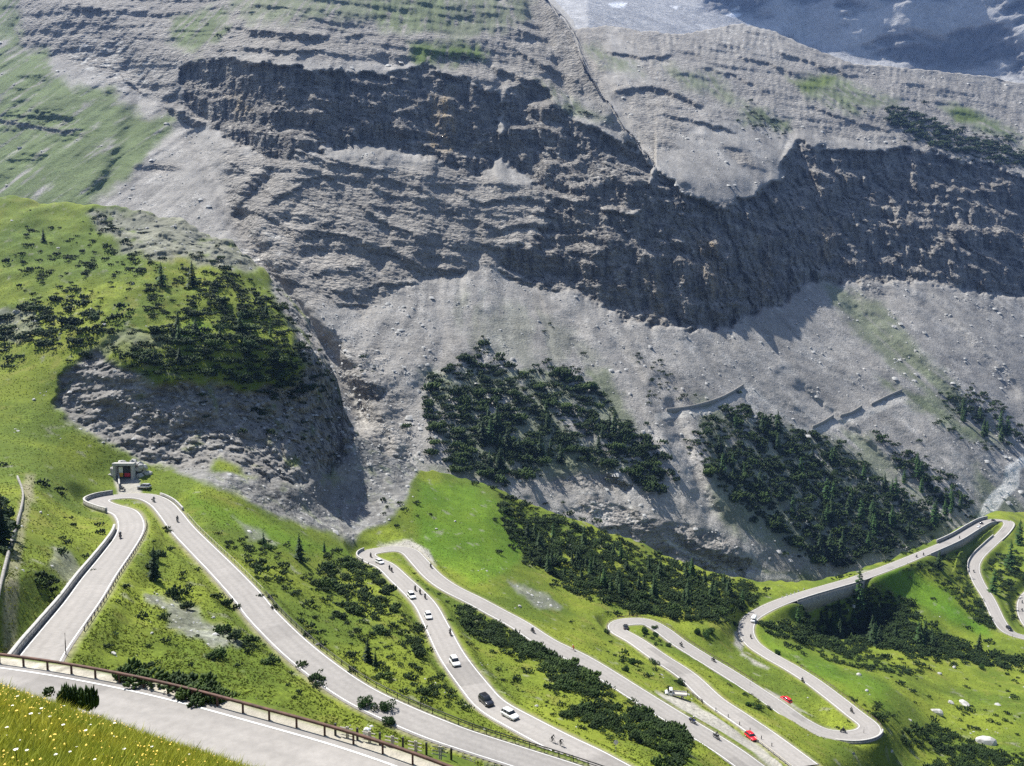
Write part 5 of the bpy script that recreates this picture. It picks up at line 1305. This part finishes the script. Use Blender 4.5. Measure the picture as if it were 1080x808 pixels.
# pale fence with dark posts below the rusty rail
def fence():
    us = [353.8,377,400.7,425,449.8,476,504,533]; vs = [774.5,779.5,784.5,789.5,795,800.5,806.5,813]
    B = [hit(u, v + 1)[0] for u, v in zip(us, vs)]
    root = empty('post_and_rail_fence', B[3]); pm = MB().box((0, 0, .3), (.13, .13, 1.0)).mesh('post'); pm.materials.append(M['darksteel'])
    for a in B: o = link('post', pm, None, root); o.location = a - B[3]
    for a, b in zip(B[:-1], B[1:]):
        a, b = a - B[3], b - B[3]; d = b - a; mb = MB()
        p0, p1 = a + d * .22, a + d * .80
        for z in (.16, .40, .64): mb.tube([p0 + Vector((0, 0, z)), p1 + Vector((0, 0, z))], .035, 5)
        m = (p0 + p1) / 2; mb.tube([m + Vector((0, 0, -.25)), m + Vector((0, 0, .75))], .05, 5); mb.tube([m + d * .07 + Vector((0, 0, -.25)), m + d * .07 + Vector((0, 0, .75))], .05, 5)
        mb.build('rail_panel', M['wood'], root)
    tag(root, 'pale wooden fence panels between dark posts beyond the rusty guard rail', 'fence')
    h = hit(386.5, 778)[0]
    mb = MB(); rings = []
    for y in (-.13, .13):
        r = [Vector((-.2, y, -.3)), Vector((.2, y, -.3))] + [Vector((.2 * math.cos(a), y, .45 + .2 * math.sin(a))) for a in np.linspace(0, math.pi, 9)]
        rings.append(r)
    o = mb.ring_loft(rings).build('kilometre_stone', M['white_paint']); o.location = h; tag(o, 'white round topped milestone beside the pale fence', 'milestone')
fence()
PM = MB().tube([(0, 0, -.3), (0, 0, .95)], .10, 8).mesh('bollard'); PM.materials.append(M['darksteel'])
for i, (u, v) in enumerate([(741,742.6),(755,750.5),(768,757.5),(780,765.5),(791,772),(803,780.5),(814,788)]):
    h = hit(u, v, ('near',))[0]; o = link('bollard', PM); o.location = h; o.scale = (1, 1, 1.15); tag(o, 'dark wooden bollard in the row between the truck and the red parked car', 'bollard', 'dark bollards beside the truck lay-by')
rail('guard_rail', 'short dark rail between the flatbed truck and the road below it', px_path([(724,730),(732,735),(742,742)], ('near',), 20), 2.2, .9, [(.8, .14, .07), (.45, .12, .06)], .07, M['darksteel'], M['darksteel'])
PW = MB().box((0, 0, .3), (.55, .4, 1.0), taper=.8).mesh('bollard'); PW.materials.append(M['wallcap'])
for u, v in [(825,631.5),(830,630),(834,628.5),(838,627),(842,625),(848,623)]:
    h = hit(u, v - 1.0, ('near',))[0]; o = link('bollard', PW); o.location = h; tag(o, 'white stone bollard on the far edge of the road before the roadside wall', 'bollard', 'white bollards before the roadside wall')
def pole(u, v, hgt, label, name='snow_pole'):
    h = hit(u, v, ('near',))[0]; o = MB().tube([(0, 0, -.3), (0, 0, hgt * .6), (.02, 0, hgt)], [.07, .06, .045], 7).build(name, M['bark']); o.location = h; tag(o, label, 'pole')
pole(69.5, 691, 3.3, 'thin dark snow pole at the edge of the road behind the rusty rail')
pole(1068, 672, 2.2, 'dark post at the last bend in front of the dark car')
pole(911, 774, 2.2, 'thin post standing on the outside of the lowest hairpin')
pole(791, 724, 1.6, 'thin post at the end of the rail above the lower road')
def sign(u, v, label):
    h = hit(u, v, ('near',))[0]; r = empty('road_sign', h)
    MB().tube([(0, 0, -.2), (0, 0, 2.3)], .04, 6).build('post', M['galv'], r); MB().disc((0, -.06, 2.3), .42, .03, 16).build('sign_plate', M['galv'], r)
    return tag(r, label, 'road sign')
sign(649.5, 796, 'small round grey road sign above the road with the cyclists'); sign(900, 803, 'small grey road sign at the bottom edge below the lowest hairpin')

# tunnel mouth
def portal():
    h = hit(133, 503.5, ('near',))[0]; s = 242 / FPX
    t = empty('tunnel_portal', h + Vector((0, -1.0, -.4))); w, ht = 2.75, 4.6
    mb = MB()
    mb.box((-w - .15, 0, ht / 2 - .5), (.75, 1.6, ht + 1)); mb.box((w + .15, 0, ht / 2 - .5), (.75, 1.6, ht + 1)); mb.box((0, -.05, ht + .42), (2 * w + 1.5, 1.9, .8)); mb.build('concrete_frame', M['wallcap'], t)
    mb = MB(); mb.box((0, 6.4, ht / 2 - .2), (2 * w - .45, .3, ht + .3)); mb.box((-w + .12, 3.6, ht / 2 - .2), (.2, 5.4, ht + .3)); mb.box((w - .12, 3.6, ht / 2 - .2), (.2, 5.4, ht + .3)); mb.box((0, 3.6, ht - .12), (2 * w - .5, 5.4, .2)); mb.build('tunnel_lining', M['tunneldark'], t)
    for c, d, m, nm in (((-1.35, .42, 3.0), (1.35, .08, 1.9), 'whitepanel', 'white_panel'), ((-1.35, .42, 1.35), (1.35, .08, 1.3), 'yellow', 'yellow_panel'), ((.75, .42, 3.0), (2.1, .08, 1.9), 'plastic', 'dark_panel'), ((.75, .42, 1.35), (1.9, .08, 1.2), 'redpanel', 'red_panel'), ((0, .5, .3), (2 * w - .5, .08, .8), 'plastic', 'threshold_board')):
        MB().box(c, d).build(nm, M[m], t)
    # rock and turf packed round the concrete
    rr = random.Random(4); mb = MB()
    for q in range(26):
        a = math.pi * rr.uniform(-.02, 1.02); R = rr.uniform(4.2, 6.2)
        c = Vector((R * math.cos(a) * 1.0, 2.3 + rr.uniform(-.8, 1.5), R * .85 * math.sin(a) + .2)); sz = rr.uniform(.8, 1.9)
        m = Matrix.Translation(c) @ Matrix.Rotation(rr.uniform(0, 6), 4, (rr.random(), rr.random(), 1)) @ Matrix.Diagonal((sz, sz * .8, sz * .7, 1))
        bmesh.ops.create_icosphere(mb.bm, subdivisions=1, radius=1, matrix=m)
    mb.build('rock_surround', M['stone'], t)
    tag(t, 'concrete tunnel mouth in the rock with white, yellow and red panels inside', 'tunnel portal')
    p = px_path([(125,501),(125.5,508),(126,515)], ('near',), 14)
    wall('tunnel_wall', 'pale side wall running from the tunnel mouth to the hairpin', p, 1.3, .4)
portal()
# ------------------------------------------------------------------ vehicles
def wheel(root, x, y, r, w, name='wheel'):
    o = MB().disc((0, 0, 0), r, w, 16).build(name, M['tyre'], root); o.location = (x, y, r)
    MB().disc((0, 0, 0), r * .62, w + .03, 12).build('rim', M['rim'], o)
    return o
def sect(x, z0, z1, hw, tuck=.12):
    """cross section of a car body, rounded at sill and shoulder"""
    h = z1 - z0
    return [Vector((x, s * y, z)) for s, y, z in ((-1, hw * .86, z0), (-1, hw * .97, z0 + h * .22), (-1, hw, z0 + h * .62), (-1, hw * .95, z0 + h * .9), (-1, hw * .80, z1),
        (1, hw * .80, z1), (1, hw * .95, z0 + h * .9), (1, hw, z0 + h * .62), (1, hw * .97, z0 + h * .22), (1, hw * .86, z0))]
def cab(x, zb, zt, hwb, hwt):
    return [Vector((x, s * y, z)) for s, y, z in ((-1, hwb, zb), (-1, (hwb + hwt) / 2 + .03, (zb + zt) / 2), (-1, hwt, zt), (1, hwt, zt), (1, (hwb + hwt) / 2 + .03, (zb + zt) / 2), (1, hwb, zb))]
def make_car(paint, L=4.2, W=1.78, H=1.5, kind='hatch', name='parked_car'):
    t = empty(name); hl, hw = L / 2, W / 2; zb = .62 * H if kind != 'suv' else .58 * H
    body = MB(); st = [(-hl, .40, zb * .86, .80), (-hl + .10, .27, zb * 1.0, .93), (-hl + .6, .22, zb * 1.04, 1.0), (0, .20, zb * 1.02, 1.0), (hl - 1.15, .20, zb * .98, 1.0), (hl - .55, .22, zb * .88, .98), (hl - .14, .28, zb * .74, .90), (hl, .40, zb * .62, .74)]
    body.ring_loft([sect(x, a, b, hw * k) for x, a, b, k in st]).build('body', paint, t, True)
    xr = -hl + (.12 if kind != 'sedan' else .65)
    g = [(xr, zb * .98, zb * 1.0 + .02, .86, .80), (xr + .38, zb * .98, H - .05, .88, .70), (xr + .9, zb * .98, H - .015, .88, .72), (.25, zb * .97, H - .02, .88, .71), (.62, zb * .96, H - .10, .88, .68), (hl - 1.12, zb * .94, zb * .96 + .02, .86, .80)]
    MB().ring_loft([cab(x, a, b, hw * c, hw * d) for x, a, b, c, d in g]).build('windows', M['glass'], t, True)
    rf = [(xr + .30, H - .10, .66), (xr + .45, H + .00, .705), (xr + .9, H + .02, .72), (.25, H + .015, .71), (.52, H - .03, .685)]
    MB().ring_loft([[Vector((x, s * hw * k * q, z + dz)) for s, q, dz in ((-1, 1.02, -.07), (-1, .9, 0), (1, .9, 0), (1, 1.02, -.07))] for x, z, k in rf]).build('roof', paint, t)
    for s in (-1, 1):
        for x0, x1 in ((.10, -.02), (xr + .95, xr + .87)):
            MB().tube([(x0, s * hw * .895, zb * .97), ((x0 + x1) / 2, s * hw * .83, (zb + H) / 2), (x1, s * hw * .715, H - .03)], .035, 5).build('pillar', paint, t)
        wheel(t, hl - .85, s * (hw - .10), .32, .22); wheel(t, -hl + .78, s * (hw - .10), .32, .22)
        MB().ball((hl - .20, s * hw * .66, zb * .66), .16, 8, (.8, 1.1, .55)).build('headlight', M['lamp'], t)
        MB().ball((-hl + .07, s * hw * .74, zb * .80), .14, 8, (.5, .9, 1.0)).build('tail_light', M['tail'], t)
        MB().ball((.55, s * (hw + .08), zb * 1.02), .11, 7, (.7, 1.1, .7)).build('wing_mirror', paint, t)
    MB().box((hl - .03, 0, .36), (.10, W * .62, .14)).build('grille', M['plastic'], t); MB().box((-hl + .02, 0, .38), (.08, W * .7, .12)).build('rear_bumper', M['plastic'], t)
    return t
def make_van(name='van'):
    t = empty(name)
    MB().ring_loft([sect(x, a, b, hw) for x, a, b, hw in ((-2.6, .42, 2.35, .90), (-2.5, .32, 2.5, .98), (.9, .32, 2.5, .98), (1.45, .32, 2.30, .97), (1.95, .32, 1.35, .96), (2.45, .36, 1.15, .90), (2.6, .5, .95, .8))]).build('body', M['white_paint'], t, True)
    MB().ring_loft([cab(x, a, b, c, d) for x, a, b, c, d in ((1.36, 1.35, 2.20, .90, .80), (1.50, 1.35, 2.16, .90, .80), (2.03, 1.25, 1.32, .90, .86))]).build('windscreen', M['glass'], t)
    for s in (-1, 1):
        MB().box((.85, s * .985, 1.72), (.95, .03, .62)).build('side_window', M['glass'], t)
        wheel(t, 1.65, s * .85, .36, .24); wheel(t, -1.6, s * .85, .36, .24)
        MB().ball((2.5, s * .68, .82), .16, 8, (.6, 1, .8)).build('headlight', M['lamp'], t); MB().box((-2.6, s * .8, 1.3), (.05, .14, .5)).build('tail_light', M['tail'], t)
        MB().box((1.6, s * 1.10, 1.45), (.12, .2, .3)).build('wing_mirror', M['plastic'], t)
    return t
def make_truck():
    t = empty('flatbed_truck')
    MB().box((0, 0, .62), (5.4, .8, .22)).build('chassis', M['plastic'], t)
    MB().ring_loft([[Vector((x, s * w, z)) for s, w, z in ((-1, .95, .45), (-1, 1.0, 1.2), (-1, .86, zt), (1, .86, zt), (1, 1.0, 1.2), (1, .95, .45))] for x, zt in ((1.0, 2.12), (1.1, 2.2), (1.75, 2.18), (2.25, 1.42), (2.85, 1.22), (2.98, .98))]).build('cab', M['white_paint'], t)
    MB().ring_loft([[Vector((x, s * w, z)) for s, w, z in ((-1, .92, zb), (-1, .84, zt), (1, .84, zt), (1, .92, zb))] for x, zb, zt in ((1.80, 1.42, 2.14), (1.90, 1.42, 2.08), (2.34, 1.38, 1.42))]).build('windscreen', M['glass'], t)
    MB().box((-.95, 0, .86), (3.7, 2.05, .14)).build('load_bed', M['wood'], t)
    for s in (-1, 1):
        MB().box((1.42, s * .965, 1.70), (.62, .05, .5)).build('side_window', M['glass'], t)
        MB().box((-.95, s * 1.04, 1.12), (3.7, .05, .40)).build('side_board', M['galv'], t)
        wheel(t, 1.95, s * .86, .36, .24); wheel(t, -1.6, s * .80, .36, .34)
        MB().ball((2.92, s * .72, .85), .15, 8, (.5, 1, .8)).build('headlight', M['lamp'], t)
        MB().box((1.9, s * 1.13, 1.5), (.1, .16, .3)).build('wing_mirror', M['plastic'], t)
    MB().box((-2.82, 0, 1.12), (.05, 2.05, .40)).build('tail_board', M['galv'], t)
    MB().tube([(.98, -.95, .9), (.98, -.95, 2.15), (.98, .95, 2.15), (.98, .95, .9)], .04, 6).build('headboard', M['galv'], t)
    return tag(t, 'white flatbed truck with an open load bed parked on the gravel lay-by', 'truck')

# a rider grown from a skeleton, joined smoothly
def body_mesh(name, J, E, mats):
    me = bpy.data.meshes.new(name); me.from_pydata([p for p, r in J], E, []); o = bpy.data.objects.new(name, me); COL.objects.link(o)
    md = o.modifiers.new('s', 'SKIN'); md.use_smooth_shade = True
    for i, (p, r) in enumerate(J): me.skin_vertices[0].data[i].radius = (r, r)
    me.skin_vertices[0].data[0].use_root = True
    o.modifiers.new('d', 'SUBSURF').levels = 1
    bpy.context.view_layer.update()
    dg = bpy.context.evaluated_depsgraph_get(); out = bpy.data.meshes.new_from_object(o.evaluated_get(dg)); out.name = name
    bpy.data.objects.remove(o)
    return out
def rider_mesh(bike):
    if not bike:      # astride a motorcycle, leaning a little forward
        J = [((-.25, 0, .92), .17), ((-.16, 0, 1.18), .17), ((-.05, 0, 1.42), .18), ((.0, 0, 1.53), .075), ((.06, 0, 1.66), .11), ((.07, 0, 1.74), .105)]
        E = [(0, 1), (1, 2), (2, 3), (3, 4), (4, 5)]
        for s in (-1, 1):
            b = len(J); J += [((-.04, s * .20, 1.43), .075), ((.10, s * .32, 1.19), .06), ((.40, s * .33, 1.10), .045), ((.48, s * .31, 1.11), .045), ((-.22, s * .13, .88), .12), ((.16, s * .25, .80), .09), ((-.06, s * .24, .42), .065), ((.08, s * .25, .34), .05)]
            E += [(2, b), (b, b + 1), (b + 1, b + 2), (b + 2, b + 3), (0, b + 4), (b + 4, b + 5), (b + 5, b + 6), (b + 6, b + 7)]
    else:             # bent over a racing bicycle
        J = [((-.22, 0, 1.0), .14), ((-.02, 0, 1.18), .14), ((.20, 0, 1.33), .15), ((.28, 0, 1.40), .06), ((.36, 0, 1.50), .09), ((.38, 0, 1.57), .085)]
        E = [(0, 1), (1, 2), (2, 3), (3, 4), (4, 5)]
        for s in (-1, 1):
            b = len(J); up = s > 0
            J += [((.22, s * .18, 1.32), .06), ((.33, s * .23, 1.12), .045), ((.52, s * .20, .98), .035), ((.58, s * .19, .97), .035), ((-.18, s * .10, .95), .10), ((.15, s * .12, .72 if up else .62), .075), ((-.02, s * .12, .42 if up else .24), .05), ((.09, s * .12, .36 if up else .17), .04)]
            E += [(2, b), (b, b + 1), (b + 1, b + 2), (b + 2, b + 3), (0, b + 4), (b + 4, b + 5), (b + 5, b + 6), (b + 6, b + 7)]
    return body_mesh('person', J, E, None)
RIDER = {False: rider_mesh(False), True: rider_mesh(True)}
HELM = MB().ball((0, 0, 0), .155, 12, (1.08, .92, 1)).mesh('helmet', True); VIS = MB().ball((.06, 0, .0), .125, 10, (1, .9, .55)).mesh('visor', True)
def make_rider(suit, helm, bike):
    o = link('person', RIDER[bike].copy(), M[suit])
    h = link('helmet', HELM.copy(), M[helm], o); h.location = (.07, 0, 1.71) if not bike else (.37, 0, 1.57)
    if not bike: link('visor', VIS.copy(), M['glass'], h)
    else: h.scale = (.8, .75, .6)
    return o
def make_moto(paint, box=False):
    t = empty('motorcycle')
    for x in (.72, -.68):
        o = MB().torus((0, 0, 0), .25, .075, 18, 6).build('wheel', M['tyre'], t); o.location = (x, 0, .325); MB().disc((0, 0, 0), .20, .05, 12).build('rim', M['rim'], o)
    mb = MB(); r = lambda x, z0, z1, w: [Vector((x, s * y, z)) for s, y, z in ((-1, w * .6, z0), (-1, w, (z0 + z1) / 2), (-1, w * .6, z1), (1, w * .6, z1), (1, w, (z0 + z1) / 2), (1, w * .6, z0))]
    mb.ring_loft([r(.66, .85, 1.02, .10), r(.45, .62, 1.12, .17), (r(.1, .42, 1.06, .19)), r(-.15, .40, .88, .17), r(-.55, .62, .86, .15), r(-.98, .78, .92, .09)]).build('body', paint, t, True)
    MB().ring_loft([r(.02, .84, .92, .13), r(-.25, .82, .90, .17), r(-.75, .85, .97, .14)]).build('seat', M['plastic'], t)
    MB().box((.05, 0, .42), (.55, .30, .32)).build('engine', M['galv'], t)
    mb = MB()
    for s in (-1, 1): mb.tube([(.72, s * .09, .33), (.55, s * .10, .95)], .03, 6)
    mb.build('fork', M['galv'], t)
    MB().tube([(.42, -.38, 1.09), (.52, -.2, 1.10), (.54, 0, 1.08), (.52, .2, 1.10), (.42, .38, 1.09)], .022, 6).build('handlebar', M['plastic'], t)
    MB().ring_loft([[Vector((x, s * w, z)) for s, w in ((-1, w0), (-.5, w0 * 1.1), (.5, w0 * 1.1), (1, w0))] for x, z, w0 in ((.68, 1.02, .16), (.56, 1.28, .13))], False).build('windscreen', M['glass'], t)
    MB().ball((.74, 0, .92), .10, 8, (.6, 1, .9)).build('headlight', M['lamp'], t); MB().ball((-1.0, 0, .84), .06, 6).build('tail_light', M['tail'], t)
    MB().tube([(.0, -.16, .35), (-.4, -.2, .38), (-.85, -.22, .5)], [.04, .05, .06], 7).build('exhaust', M['galv'], t)
    if box:
        for s in (-1, 1): MB().box((-.68, s * .33, .68), (.48, .2, .36)).build('pannier', M['plastic'], t)
    return t
def make_bicycle():
    t = empty('racing_bicycle')
    for x in (.50, -.50):
        o = MB().torus((0, 0, 0), .325, .016, 22, 5).build('wheel', M['tyre'], t); o.location = (x, 0, .34)
        mb = MB()
        for k in range(8): a = math.pi * k / 8; mb.tube([(.32 * math.cos(a), 0, .32 * math.sin(a)), (-.32 * math.cos(a), 0, -.32 * math.sin(a))], .003, 3)
        mb.build('spokes', M['rim'], o)
    mb = MB()
    for a, b in (((-.50, 0, .34), (-.06, 0, .28)), ((-.06, 0, .28), (-.22, 0, .86)), ((-.06, 0, .28), (.36, 0, .80)), ((-.20, 0, .80), (.36, 0, .86)), ((-.50, 0, .34), (-.20, 0, .80)), ((.38, 0, .90), (.50, 0, .34))): mb.tube([a, b], .02, 6)
    mb.build('frame', M['darksteel'], t)
    MB().tube([(.40, -.20, .93), (.54, -.20, .97), (.58, -.19, .93)], .016, 5).build('handlebar', M['plastic'], t); MB().tube([(.40, .20, .93), (.40, -.20, .93)], .016, 5).build('stem', M['plastic'], t)
    MB().ring_loft([[Vector((x, s * w, .90 + dz)) for s, dz in ((-1, 0), (0, .03), (1, 0), (0, -.04))] for x, w in ((-.36, .075), (-.2, .05), (-.08, .02))]).build('saddle', M['plastic'], t)
    MB().tube([(-.06, -.1, .18), (-.06, -.09, .28), (-.06, .09, .28), (-.06, .1, .38)], .014, 5).build('crank', M['galv'], t)
    return t
PROTO = {}
def put(key, make, u, v, sgn, label=None, cat=None, group=None, free=None, turn=0.0):
    """sets a vehicle on the road at a surveyed spot, heading along it (sgn) or at a free heading"""
    h = hit(u, v, ('near',)); P = h[0]
    i = int(np.argmin(((ALLR - np.array(P)) ** 2).sum(1))); lat = float((np.array(P) - ALLR[i]) @ ALLN[i])
    off_road = abs(lat) > 3.3
    if free is None:
        tg = ALLT[i] * sgn; a = math.atan2(tg[1], tg[0]) + turn
        if not off_road: lat = max(-2.2, min(2.2, lat))
        pos = Vector(ALLR[i] + ALLN[i] * lat)
        pos.z = (ALLR[i][2] + .045) if not off_road else P.z + .02
        j0, j1 = max(i - 2, 0), min(i + 2, len(ALLR) - 1); sl = (ALLR[j1] - ALLR[j0]); pit = -math.atan2(sl[2], math.hypot(sl[0], sl[1]) + 1e-6) * sgn
    else: a, pos, pit = free, P + Vector((0, 0, .02)), 0
    if key not in PROTO: o = PROTO[key] = make()
    else: o = copy_tree(PROTO[key])
    o.location = pos; o.rotation_euler = (0, pit if abs(pit) < .25 else 0, a)
    if label: tag(o, label, cat, group)
    return o
G = 'cars on the mountain road'
wc = lambda: make_car(M['white_paint'], 4.1, 1.76, 1.5); sv = lambda: make_car(M['white_paint'], 4.4, 1.84, 1.64, 'suv'); bc = lambda: make_car(M['black_paint'], 4.5, 1.86, 1.62, 'suv'); rc_ = lambda: make_car(M['red_paint'], 4.0, 1.75, 1.46); gc_ = lambda: make_car(M['grey_paint'], 4.5, 1.82, 1.46, 'sedan'); si = lambda: make_car(M['silver_paint'], 4.3, 1.8, 1.5)
put('white', wc, 537, 757, -1, 'white hatchback behind the black car, lowest of the line of cars', 'car', G)
put('black', bc, 512, 742, -1, 'black car with a dark roof in the line of white cars', 'car', G)
put('suv', sv, 480, 702, -1, 'tall white car alone in the middle of the line, just uphill of the black car', 'car', G)
put('white', wc, 452, 653, -1, 'small white car following behind the three motorcyclists', 'car', G)
put('suv', sv, 434, 631, -1, 'white car at the road edge beside the three motorcyclists', 'car', G)
put('white', wc, 401, 595, -1, 'white car standing in the hairpin with its rear to the dark clump of pines', 'car', G)
put('grey', gc_, 660, 663, 1, 'dark grey car rounding the hairpin with the green island', 'car', G)
put('red', rc_, 792, 779, -1, 'bright red car parked on gravel by the dark bollards', 'car', G)
put('red', rc_, 830, 740, -1, 'red car parked on the verge by the long green island', 'car', G)
put('silver', si, 152, 515, 1, 'silver car parked beside the tunnel mouth', 'car', G, free=math.radians(176))
put('black', bc, 1064, 664, 1, 'dark car at the last bend in the far corner', 'car', G)
put('white', wc, 1032, 557, -1, 'white car on the upper arm of the double bend', 'car', G)
put('grey', gc_, 1035, 553, 1, 'dark car beside the white one on the upper arm of the double bend', 'car', G)
put('black', bc, 1048, 552, 1, 'black car at the very turn of the double bend', 'car', G)
tr = put('truck', make_truck, 713, 735, -1, free=math.radians(170))
put('van', make_van, 795, 656, -1, 'white van rounding the bend below the wood', 'van')
MG = 'motorcycles on the mountain road'; RG = 'riders on the mountain road'
mk = lambda: make_moto(M['black_paint']); mb_ = lambda: make_moto(M['blue_paint'], True); mw = lambda: make_moto(M['silver_paint'], True)
MOT = [('mk', 127, 569, 1, 'climbing to the tunnel hairpin', 'white_paint'), ('mw', 162, 530, 1, 'just past the tunnel mouth', 'white_paint'), ('mk', 187, 551, 1, 'below the tunnel on the long straight road', 'plastic'), ('mk', 391, 588.5, 1, 'at the outer end of its hairpin', 'plastic'),
    ('mk', 411, 602, 1, 'close behind the white car in the hairpin', 'plastic'), ('mk', 413, 604, 1, 'second behind the hairpin car', 'white_paint'), ('mk', 438, 624, 1, 'first of three riding together', 'plastic'), ('mk', 443, 627.5, 1, 'middle one of three riding together', 'plastic'), ('mk', 448, 632, 1, 'last of three riding together', 'white_paint'),
    ('mk', 477, 670, 1, 'hugging the road edge between two white cars', 'plastic'), ('mk', 454, 599, -1, 'coming up to the hairpin on the outer lane', 'plastic'), ('mk', 562, 668, -1, 'alone above the dense pine strip', 'white_paint'), ('mb', 730, 763, 1, 'with blue fairing passing the gravel lay-by', 'white_paint'),
    ('mk', 754, 779, 1, 'riding down below the red parked car', 'plastic'), ('mk', 718, 682, 1, 'first below the dark grey car hairpin', 'plastic'), ('mk', 752, 698, 1, 'second below the dark grey car hairpin', 'plastic'), ('mk', 887, 771.5, 1, 'at the inner apex of the lowest hairpin', 'plastic'),
    ('mk', 898, 752, 1, 'leaving the lowest hairpin', 'plastic'), ('mk', 846, 719, 1, 'half way up from the lowest hairpin', 'plastic'), ('mk', 792, 674, 1, 'following the white van into the bend', 'plastic'), ('mw', 967, 588, 1, 'first of a pair above the green mound', 'plastic'), ('mk', 974, 586, 1, 'second of a pair above the green mound', 'plastic'),
    ('mk', 1012, 568, 1, 'nearing the double bend', 'plastic'), ('mw', 1027, 604, 1, 'on the road under the double bend', 'plastic'), ('mk', 1078, 636, 1, 'in the lowest loop, the upper one', 'plastic'), ('mw', 1078, 645, 1, 'in the lowest loop, the lower one', 'plastic'), ('mk', 131, 517.5, 1, 'stopped at the foot of the tunnel mouth', 'white_paint')]
MAKE = {'mk': mk, 'mb': mb_, 'mw': mw}; COLN = {'mk': 'black', 'mb': 'blue', 'mw': 'silver'}
for k, u, v, s, lab, hm in MOT:
    m = put(k, MAKE[k], u, v, s, f"{COLN[k]} motorcycle {lab}", 'motorcycle', MG)
    key = 'rider_' + hm
    if key not in PROTO: p = PROTO[key] = make_rider('leather', hm, False)
    else: p = copy_tree(PROTO[key])
    p.location = m.location; p.rotation_euler = m.rotation_euler
    tag(p, f"rider in {'white' if hm == 'white_paint' else 'black'} helmet, motorcycle {lab}", 'person', RG)
CYC = [(582, 784, -1, 'leather', 'plastic', 'first of two climbing side by side near the bottom', 'dark'), (591, 788, -1, 'leather', 'white_paint', 'second of two climbing near the bottom', 'dark'), (607, 686, -1, 'redcloth', 'white_paint', 'alone on the road above the dense strip of pines', 'red')]
for u, v, s, suit, hm, lab, cn in CYC:
    m = put('bicycle', make_bicycle, u, v, s, f"racing bicycle, {lab}", 'bicycle', 'bicycles on the mountain road')
    p = make_rider(suit, hm, True); p.location = m.location; p.rotation_euler = m.rotation_euler
    tag(p, f"bent cyclist in {cn} clothes, {lab}", 'person', 'cyclists on the mountain road')
HAZE, EXPO = 0.55e-4, 1.06
# ------------------------------------------------------------------ daylight, air, camera
w = bpy.data.worlds.new('World'); S.world = w; w.use_nodes = True
nt = w.node_tree; bg = nt.nodes['Background']
sk = nt.nodes.new('ShaderNodeTexSky'); sk.sky_type = 'NISHITA'; sk.sun_disc = False
sk.sun_elevation = SUN_EL; sk.sun_rotation = SUN_AZ; sk.altitude = 900; sk.dust_density = 2.5
nt.links.new(sk.outputs[0], bg.inputs['Color']); bg.inputs['Strength'].default_value = .07
sd = bpy.data.lights.new('sun', 'SUN'); sd.energy = 4.8; sd.angle = math.radians(.5); sd.color = (1, .965, .90)
so = bpy.data.objects.new('sun', sd); COL.objects.link(so)
tosun = Vector((math.sin(SUN_AZ) * math.cos(SUN_EL), math.cos(SUN_AZ) * math.cos(SUN_EL), math.sin(SUN_EL)))
so.rotation_euler = tosun.to_track_quat('Z', 'Y').to_euler(); so.location = tosun * 300

allz = [c for o in bpy.data.objects if o.type == 'MESH' and o.parent is None for c in (o.bound_box[0], o.bound_box[6])]
lo = np.array(allz).min(0) - 20; hi = np.array(allz).max(0) + 20
mb = MB(); c = (lo + hi) / 2; mb.box(tuple(c), tuple(hi - lo + np.array((200, 200, 0))))
hz = link('haze', mb.mesh('haze')); tag(hz, kind='stuff')
m = bpy.data.materials.new('mountain_air'); m.use_nodes = True; n = m.node_tree; n.nodes.clear()
pv = n.nodes.new('ShaderNodeVolumePrincipled'); pv.inputs['Density'].default_value = HAZE
pv.inputs['Color'].default_value = (.30, .50, 1.0, 1); pv.inputs['Anisotropy'].default_value = .25
ou = n.nodes.new('ShaderNodeOutputMaterial'); n.links.new(pv.outputs[0], ou.inputs['Volume']); hz.data.materials.append(m)

cd = bpy.data.cameras.new('camera'); co = bpy.data.objects.new('camera', cd); COL.objects.link(co)
cd.sensor_width = 36; cd.lens = 36 * FPX / 1080; cd.clip_start = .1; cd.clip_end = 30000
co.location = (0, 0, 0); co.rotation_euler = (math.radians(90) - PITCH, 0, 0)
S.camera = co
S.view_settings.view_transform = 'Standard'; S.view_settings.look = 'None'; S.view_settings.gamma = 1; S.view_settings.exposure = EXPO
S.view_settings.use_curve_mapping = False
S.render.engine = 'CYCLES'
S.cycles.max_bounces = 5; S.cycles.diffuse_bounces = 3; S.cycles.glossy_bounces = 2; S.cycles.transmission_bounces = 2; S.cycles.transparent_max_bounces = 8; S.cycles.volume_bounces = 0
S.cycles.use_denoising = False
try: S.cycles.denoiser = 'OPENIMAGEDENOISE'
except Exception: pass
S.cycles.use_adaptive_sampling = True; S.cycles.adaptive_threshold = .005
S.cycles.sample_clamp_indirect = 6
